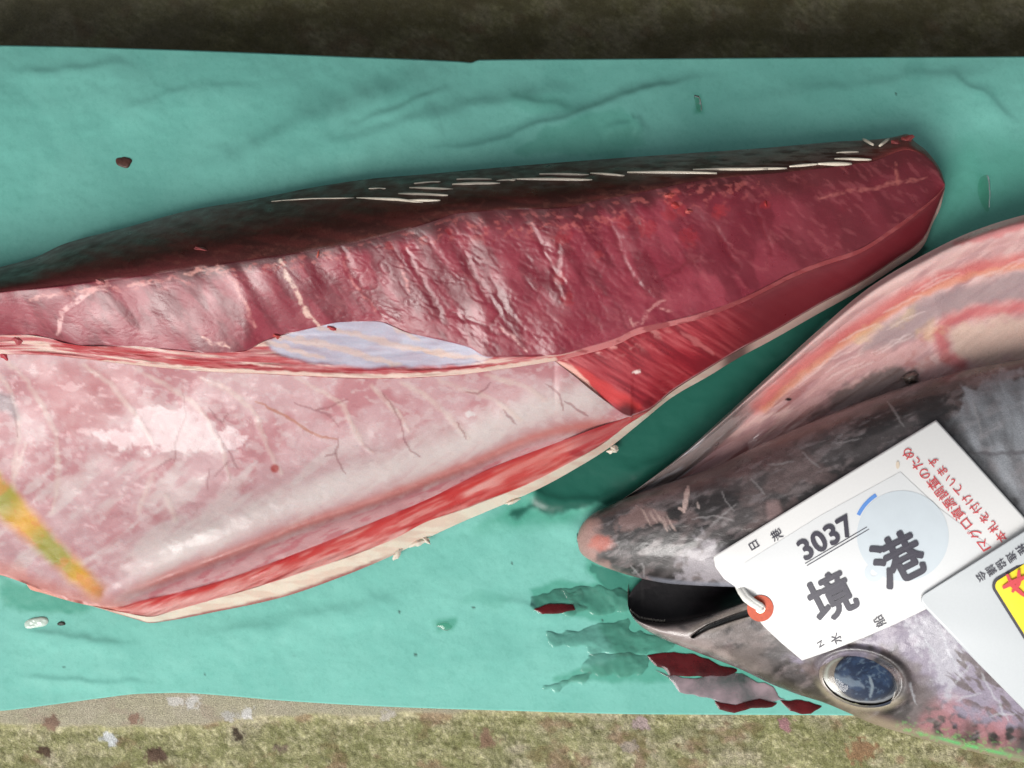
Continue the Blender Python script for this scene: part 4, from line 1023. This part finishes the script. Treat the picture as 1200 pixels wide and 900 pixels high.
# card tag
cardtag = thing('catch_tag', 'white card tag printed 3037 tied to the fish mouth through an orange ring', 'tag')
c0 = [(836, 652), (900, 612.5), (1000, 551), (1097, 492)]
c1 = [(940, 774), (975, 762), (1015, 746), (1050, 731), (1085, 714), (1160, 680), (1235, 646)]
d0 = [(836, 652), (838, 664), (848, 678), (862, 688), (872, 697), (880, 715), (895, 734), (915, 753), (940, 774)]
d1 = [(1097, 492), (1130, 528), (1200, 606), (1235, 646)]
U, V = coons(c0, c1, d0, d1, 120, 70)
card = thick(grid_obj('card', U, V, tag_z(U, V), None, MAT_CARD, cardtag))
def on_tag(name, u, v, lift, mat, parent, zf=tag_z):
    return grid_obj(name, u, v, zf(u, v) + lift, None, mat, parent)
# glossy printed sticker on the card
U, V = coons([(872, 660), (960, 605), (1055, 553)], [(944, 758), (1010, 728), (1088, 694), (1160, 640)], [(872, 660), (876, 680), (905, 724), (944, 758)], [(1055, 553), (1100, 595), (1160, 640)], 60, 40)
stick = on_tag('sticker', U, V, .00025, MAT_STICK, cardtag)
def ring(name, cx, cy, r0, r1, a0, a1, lift, mat, parent, zf=tag_z, kx=1., ky=1., ang=0, n=60):
    r = np.linspace(r0, r1, 4 if r0 > 0 else 14)[:, None]; th = np.radians(np.linspace(a0, a1, n))[None, :]
    x = r * np.cos(th) * kx; y = r * np.sin(th) * ky; c, s = math.cos(math.radians(ang)), math.sin(math.radians(ang))
    u = cx + x * c - y * s; v = cy + x * s + y * c
    return on_tag(name, u, v, lift, mat, parent, zf)
ring('printed_disc', 1058, 628, 0, 54, 0, 360, .0004, MAT_PALEBLUE, stick, kx=1, ky=.98, ang=25)
ring('printed_arc', 1056, 627, 53, 57.5, 205, 238, .0005, MAT_BLUE, stick)
ring('printed_dot', 1024, 671, 4, 11, 0, 360, .0004, MAT_PALEBLUE, stick)

def text_on(name, s, cx, cy, size, ang, mat, parent, bold=0.0, zf=tag_z, lift=.0010, spacing=1.0, xs=1.0):
    cu = bpy.data.curves.new(name, 'FONT'); cu.body = s; cu.size = 1; cu.align_x = 'CENTER'; cu.space_character = spacing
    cu.resolution_u = 4
    o = bpy.data.objects.new(name, cu); COL.objects.link(o)
    dg_ = bpy.context.evaluated_depsgraph_get(); me = bpy.data.meshes.new_from_object(o.evaluated_get(dg_))
    bpy.data.objects.remove(o); bpy.data.curves.remove(cu)
    n_ = len(me.vertices)
    p = np.zeros(n_ * 3, np.float32); me.vertices.foreach_get('co', p); p = p.reshape(-1, 3)
    polys = [tuple(q.vertices) for q in me.polygons]; bpy.data.meshes.remove(me)
    cx0, cy0 = (p[:, 0].min() + p[:, 0].max()) / 2, (p[:, 1].min() + p[:, 1].max()) / 2
    c, s_ = math.cos(math.radians(ang)), math.sin(math.radians(ang))
    vs = []; fs = []
    for k, (ox, oy) in enumerate([(0, 0)] + ([(bold * math.cos(t), bold * math.sin(t)) for t in np.arange(8) * math.pi / 4] if bold else [])):
        x = (p[:, 0] - cx0 + ox) * xs * size; y = (p[:, 1] - cy0 + oy) * size
        u = cx + x * c - y * s_; v = cy - (x * s_ + y * c)
        X, Y, ZZ = W(u, v, zf(u, v) + lift + k * .00001)
        vs += list(zip(X.tolist(), Y.tolist(), ZZ.tolist())); fs += [tuple(i + k * n_ for i in f) for f in polys]
    me = bpy.data.meshes.new(name); me.from_pydata(vs, [], fs); me.update()
    return link(name, me, mat, parent)

text_on('number', '3037', 968, 630, 33.5, 29.5, MAT_INK, stick, .03, spacing=1.06)
def bar(name, p, q, wd, lift, mat, parent, zf=tag_z, n=24):
    p, q = np.array(p, float), np.array(q, float); d = (q - p) / np.linalg.norm(q - p); nn = np.array([-d[1], d[0]]) * wd / 2
    s_ = np.linspace(0, 1, n); P = p[None] * (1 - s_[:, None]) + q[None] * s_[:, None]
    return on_tag(name, np.stack([P[:, 0] - nn[0], P[:, 0] + nn[0]]), np.stack([P[:, 1] - nn[1], P[:, 1] + nn[1]]), lift, mat, parent, zf)
bar('underline', (943.5, 660.5), (1016, 617.5), .9, .0006, MAT_INK, stick)
bar('underline', (945.5, 663), (1018.5, 620), .9, .0006, MAT_INK, stick)
text_on('character', '境', 974, 699, 55, 27, MAT_INK, stick, .026)
text_on('character', '港', 1053, 655, 60, 27, MAT_INK, stick, .028)
for s_, x, y, z_ in [('日', 883.5, 639, 13), ('港', 910, 627, 14), ('N', 961.5, 755, 10), ('水', 979.5, 749, 13.5), ('船', 1030.5, 728.5, 14)]:
    text_on('small_character', s_, x, y, z_, 121, MAT_INK, card, .004, lift=.0005)
def text_line(s_, p, q, size, ang, mat, parent, bold, zf=tag_z, lift=.0005):
    for i, ch in enumerate(s_):
        k = i / (len(s_) - 1); text_on('printed_character', ch, p[0] * (1 - k) + q[0] * k, p[1] * (1 - k) + q[1] * k, size, ang, mat, parent, bold, zf, lift)
text_line('マグロ資源調査のため', (1152, 637), (1064, 532), 15, 128, MAT_RED, card, .004)
text_line('本札を付けています', (1173, 629), (1094, 541), 13.5, 128, MAT_RED, card, .004)
bar('printed_rule', (1152, 646), (1161, 641), 2, .0005, MAT_RED, card)
U, V = np.meshgrid(np.linspace(1048, 1056, 8), np.linspace(538, 552, 8))
r = np.linspace(0, 1, 6)[:, None]; th = np.linspace(0, 2 * math.pi, 20)[None, :]
on_tag('rust_spot', 1052 + r * np.cos(th) * 2.2, 545 + r * np.sin(th) * 4.5, .0004, MAT_STAIN, card)
# eyelet, reinforcing ring and string
ring('reinforcing_ring', 891, 713, 4.2, 15.5, 0, 360, .0009, MAT_ORANGE, cardtag)
ring('eyelet', 891, 713, 3.6, 5.4, 0, 360, .0014, MAT_METAL, cardtag)
P = []
for x, y, dz in [(893, 713, .0006), (889, 711, .003), (882, 707, .0036), (874, 701, .003), (869, 694, .0005), (865, 686, -.004), (861, 680, -.010)]:
    P.append(W(x, y, float(tag_z(x, y)) + dz))
tube('string', P, [.0018, .0021, .0022, .0022, .0021, .002, .002], MAT_STRING, cardtag, 10)
P2 = [(x + .0012, y + .001, z + .0006) for x, y, z in P]
tube('string', P2, [.001, .0014, .0014, .0014, .0014, .0013, .0012], MAT_STRING, cardtag, 8)

# plastic tag over the card
tag2 = thing('survey_tag', 'pale plastic tag with yellow and red emblem overlapping the white card tag', 'tag')
def tag2_z(u, v): 
    u = np.asarray(u, float); v = np.asarray(v, float)
    q = qb(u, v); z = q @ coef + LIFT + .0028 + .0015 * sm(1080, 1200, u)
    over = head_top(np.minimum(u, 1335), v) + .002 - z; k_ = .004
    return z + np.where(v < S1(np.minimum(u, 1335)), k_ * np.log1p(np.exp(np.clip(over / k_, -30, 30))), 0) * sm(690, 760, v)
A_, B_, Cc_, D_ = (1078, 702), (1275, 576), (1372, 700), (1212, 844)
c0 = [(1084, 695), (1120, 673), (1200, 624), B_]; c1 = [(1087, 714), (1110, 738), (1212, 844)]
# local frame: edge from the rounded corner upwards, and downwards
U, V = coons([(1083.5, 696.5), (1140, 661), (1200, 623), B_], [D_, (1290, 774), Cc_], [(1083.5, 696.5), (1079.5, 700.5), (1079, 705), (1082, 710), (1140, 771), D_], [B_, Cc_], 80, 80)
pl = thick(grid_obj('plastic_sheet', U, V, tag2_z(U, V), None, MAT_PLASTIC, tag2), .0008)
for ch, x, y in [('推', 1197, 644), ('進', 1185.5, 653), ('協', 1173, 661), ('議', 1161.5, 668.5), ('会', 1150, 675.5)]:
    text_on('small_character', ch, x, y, 12.5, -56, MAT_INK, pl, .004, tag2_z, .0005)
def rounded(cx, cy, hx, hy, r, ang, k=10):
    pts = []
    for sx, sy, a0 in ((1, 1, 0), (-1, 1, 90), (-1, -1, 180), (1, -1, 270)):
        for j in range(k + 1):
            th = math.radians(a0 + 90 * j / k); pts.append((sx * (hx - r) + r * math.cos(th), sy * (hy - r) + r * math.sin(th)))
    c, s = math.cos(math.radians(ang)), math.sin(math.radians(ang))
    return np.array([(cx + x * c - y * s, cy + x * s + y * c) for x, y in pts])
def patch(name, pts, lift, mat, parent, zf=tag2_z):
    c = pts.mean(0); pts = np.vstack([pts, pts[:1]]); r = np.linspace(0, 1, 10)[:, None]
    return on_tag(name, c[0] + r * (pts[:, 0] - c[0])[None], c[1] + r * (pts[:, 1] - c[1])[None], lift, mat, parent, zf)
emb = patch('emblem_outline', rounded(1236, 690, 62, 47, 11, -32), .0008, MAT_INK, pl)
patch('emblem_field', rounded(1236, 690, 58.5, 43.5, 8, -32), .0014, MAT_YEL, pl)
for s_, wd in [([(1175, 689), (1186, 683), (1202, 676)], 6), ([(1180, 673), (1186, 686), (1199, 697), (1206, 700)], 5), ([(1194, 668), (1194, 684), (1186, 694)], 5)]:
    p = np.array(s_, float); k = np.linspace(0, 1, 20); L = np.concatenate([[0], np.cumsum(np.hypot(*np.diff(p, axis=0).T))]); L /= L[-1]
    q = np.stack([np.interp(k, L, p[:, 0]), np.interp(k, L, p[:, 1])], -1); d = np.gradient(q, axis=0); d /= np.linalg.norm(d, axis=1)[:, None]
    nn = np.stack([-d[:, 1], d[:, 0]], -1) * (wd / 2 * (.6 + .4 * np.sin(k * math.pi)))[:, None]
    on_tag('emblem_stroke', np.stack([q[:, 0] - nn[:, 0], q[:, 0] + nn[:, 0]]), np.stack([q[:, 1] - nn[:, 1], q[:, 1] + nn[:, 1]]), .0019 + .0001 * wd, MAT_RED, pl, tag2_z)

# ------------------------------------------------------------------ liquid on the paper
def puddle(name, poly, mat, label, cat, group=None, h=.0006, wob=3, seed=1, sc=16, step=1.0, edge=4, base=.00035, holes=()):
    p = np.array(poly, float)
    us = np.arange(p[:, 0].min() - 8, p[:, 0].max() + 8, step); vs = np.arange(p[:, 1].min() - 8, p[:, 1].max() + 8, step)
    U, V = np.meshgrid(us, vs)
    def f(u, v):
        d = psd(u, v, poly) + (fbm(u / sc, v / sc, seed, 2) - .5) * 2 * wob
        for (x, y, r) in holes: d = np.minimum(d, np.hypot(u - x, v - y) - r)
        return d
    D = f(U, V); gy, gx = np.gradient(D, step); gn = np.maximum(np.hypot(gx, gy), .3)
    off = (D < 0)
    U2 = np.where(off, U - np.clip(D, -3, 0) * gx / gn ** 2, U); V2 = np.where(off, V - np.clip(D, -3, 0) * gy / gn ** 2, V)
    Z = paper_z(U2, V2) + base + h * np.sqrt(np.clip(D / edge, 0, 1))
    m, n_ = U.shape; idx = np.arange(m * n_).reshape(m, n_)
    ins = D > 0
    anyc = ins[:-1, :-1] | ins[1:, :-1] | ins[1:, 1:] | ins[:-1, 1:]
    F = np.stack([idx[:-1, :-1], idx[1:, :-1], idx[1:, 1:], idx[:-1, 1:]], -1)[anyc]
    used, inv = np.unique(F, return_inverse=True); X, Y, ZZ = W(U2, V2, Z)
    P = np.stack([X, Y, ZZ], -1).reshape(-1, 3)[used]
    o = link(name, mesh_from(name, P, inv.reshape(F.shape)), mat)
    return tag(o, label, cat, group)
MAT_WATER = film('water_film', (.97, .99, .98), .06)
MAT_BLOOD = film('blood_film', (.40, .05, .05), .04, (.10, .008, .01), .6)
MAT_THIN = film('thin_bloody_water', (.74, .50, .54), .08, (.40, .30, .33), .5)
puddle('blood_puddle', [(757, 768), (790, 765), (830, 772), (862, 786), (850, 792), (815, 795), (785, 792), (770, 778)], MAT_BLOOD, 'dark red blood pool beside the lower edge of the fish snout', 'blood', seed=11, wob=3.5, h=.0004)
puddle('blood_puddle', [(838, 822), (862, 826), (890, 820), (912, 824), (905, 829), (880, 830), (860, 836), (842, 832)], MAT_BLOOD, 'thin dark blood streak along the edge of the pinkish pool', 'blood', seed=13, wob=2, h=.0004, base=.0009)
puddle('blood_puddle', [(912, 820), (940, 820), (962, 828), (950, 836), (925, 834)], MAT_BLOOD, 'small blood patch under the fish near the paper edge', 'blood', seed=15, wob=3, h=.0004)
puddle('blood_puddle', [(626, 714), (645, 709), (672, 708), (676, 716), (655, 718), (635, 719)], MAT_BLOOD, 'small elongated blood drop in a ring of water off the jaw tip', 'blood', seed=17, wob=2, h=.0004, base=.0008)
puddle('bloody_water', [(762, 782), (800, 795), (840, 792), (870, 788), (905, 806), (920, 820), (895, 826), (850, 828), (828, 818), (795, 812), (788, 800)], MAT_THIN, 'greyish pink pool of watery blood under the fish snout', 'puddle', seed=19, wob=3.5, h=.0003, holes=[(918, 812, 7)])
for poly, lb, sd_ in [([(622, 700), (660, 690), (682, 688), (680, 706), (690, 714), (670, 722), (630, 722), (618, 712)], 'ring of clear water around the small elongated blood drop', 21),
                      ([(655, 690), (690, 685), (720, 692), (738, 700), (736, 714), (700, 718), (672, 712)], 'clear water patch between the mouth and the small blood drop', 23),
                      ([(640, 740), (690, 734), (735, 726), (745, 738), (790, 756), (770, 764), (700, 764), (650, 758)], 'broad shallow water patch under the fish snout', 25),
                      ([(690, 770), (720, 764), (760, 768), (765, 785), (740, 796), (700, 796), (684, 786)], 'clear water patch at the tip of the dark blood pool', 27),
                      ([(640, 806), (665, 796), (690, 788), (680, 800), (655, 808)], 'narrow water trickle running to the paper edge', 29)]:
    puddle('water_puddle', poly, MAT_WATER, lb, 'puddle', seed=sd_, wob=8, h=.0003, sc=16, edge=9, base=.0003)

# specks and scraps on the paper
MAT_CLOT = plain('dried_clot', lin(86, 52, 44), rough=.4, grain=.5, gscale=500, bump=.6)
MAT_SPECK = plain('dark_speck', lin(46, 52, 44), rough=.6)
MAT_BLOB = film('water_bead', (.8, .92, .86), .03)
def lump(name, cx, cy, rx, ry, ang, h, mat, label, cat, seed):
    r = np.linspace(0, 1, 10)[:, None]; th = np.linspace(0, 2 * math.pi, 33)[None, :]
    rr = 1 + .25 * (vn(np.cos(th) * 1.3 + 9, np.sin(th) * 1.3 + 9, seed) - .5) * 2
    x = r * np.cos(th) * rx * rr; y = r * np.sin(th) * ry * rr; c, s = math.cos(math.radians(ang)), math.sin(math.radians(ang))
    u = cx + x * c - y * s; v = cy + x * s + y * c
    z = paper_z(u, v) + .0002 + h * np.sqrt(np.clip(1 - r ** 2, 0, 1)) * (.7 + .6 * vn(u / 3, v / 3, seed))
    return tag(grid_obj(name, u, v, z, None, mat), label, cat)
lump('dried_clot', 145, 190, 9, 7, 20, .0012, MAT_CLOT, 'small dark brown clot alone on the green paper above the loin', 'clot', 3)
lump('dark_speck', 72, 731, 5, 2.6, -10, .0008, MAT_SPECK, 'dark speck on green paper below the yellow stained belly corner', 'speck', 4)
lump('water_drop', 522, 734, 10, 5, 8, .0008, MAT_BLOB, 'single water drop on green paper below the white belly rim', 'water drop', 5)
lump('water_drop', 818, 120, 4, 10, -8, .0008, MAT_BLOB, 'upright water drop on green paper above the loin tail', 'water drop', 6)
lump('water_drop', 1154, 224, 8, 20, -8, .0007, MAT_BLOB, 'long water drop on green paper beside the loin tail end', 'water drop', 7)
lump('fat_scrap', 42, 730, 13, 6, -8, .0015, plain('fat_scrap', lin(206, 226, 214), rough=.3, grain=.2, coat=.4), 'pale scrap of wet fat on the paper below the belly corner', 'scrap', 9)
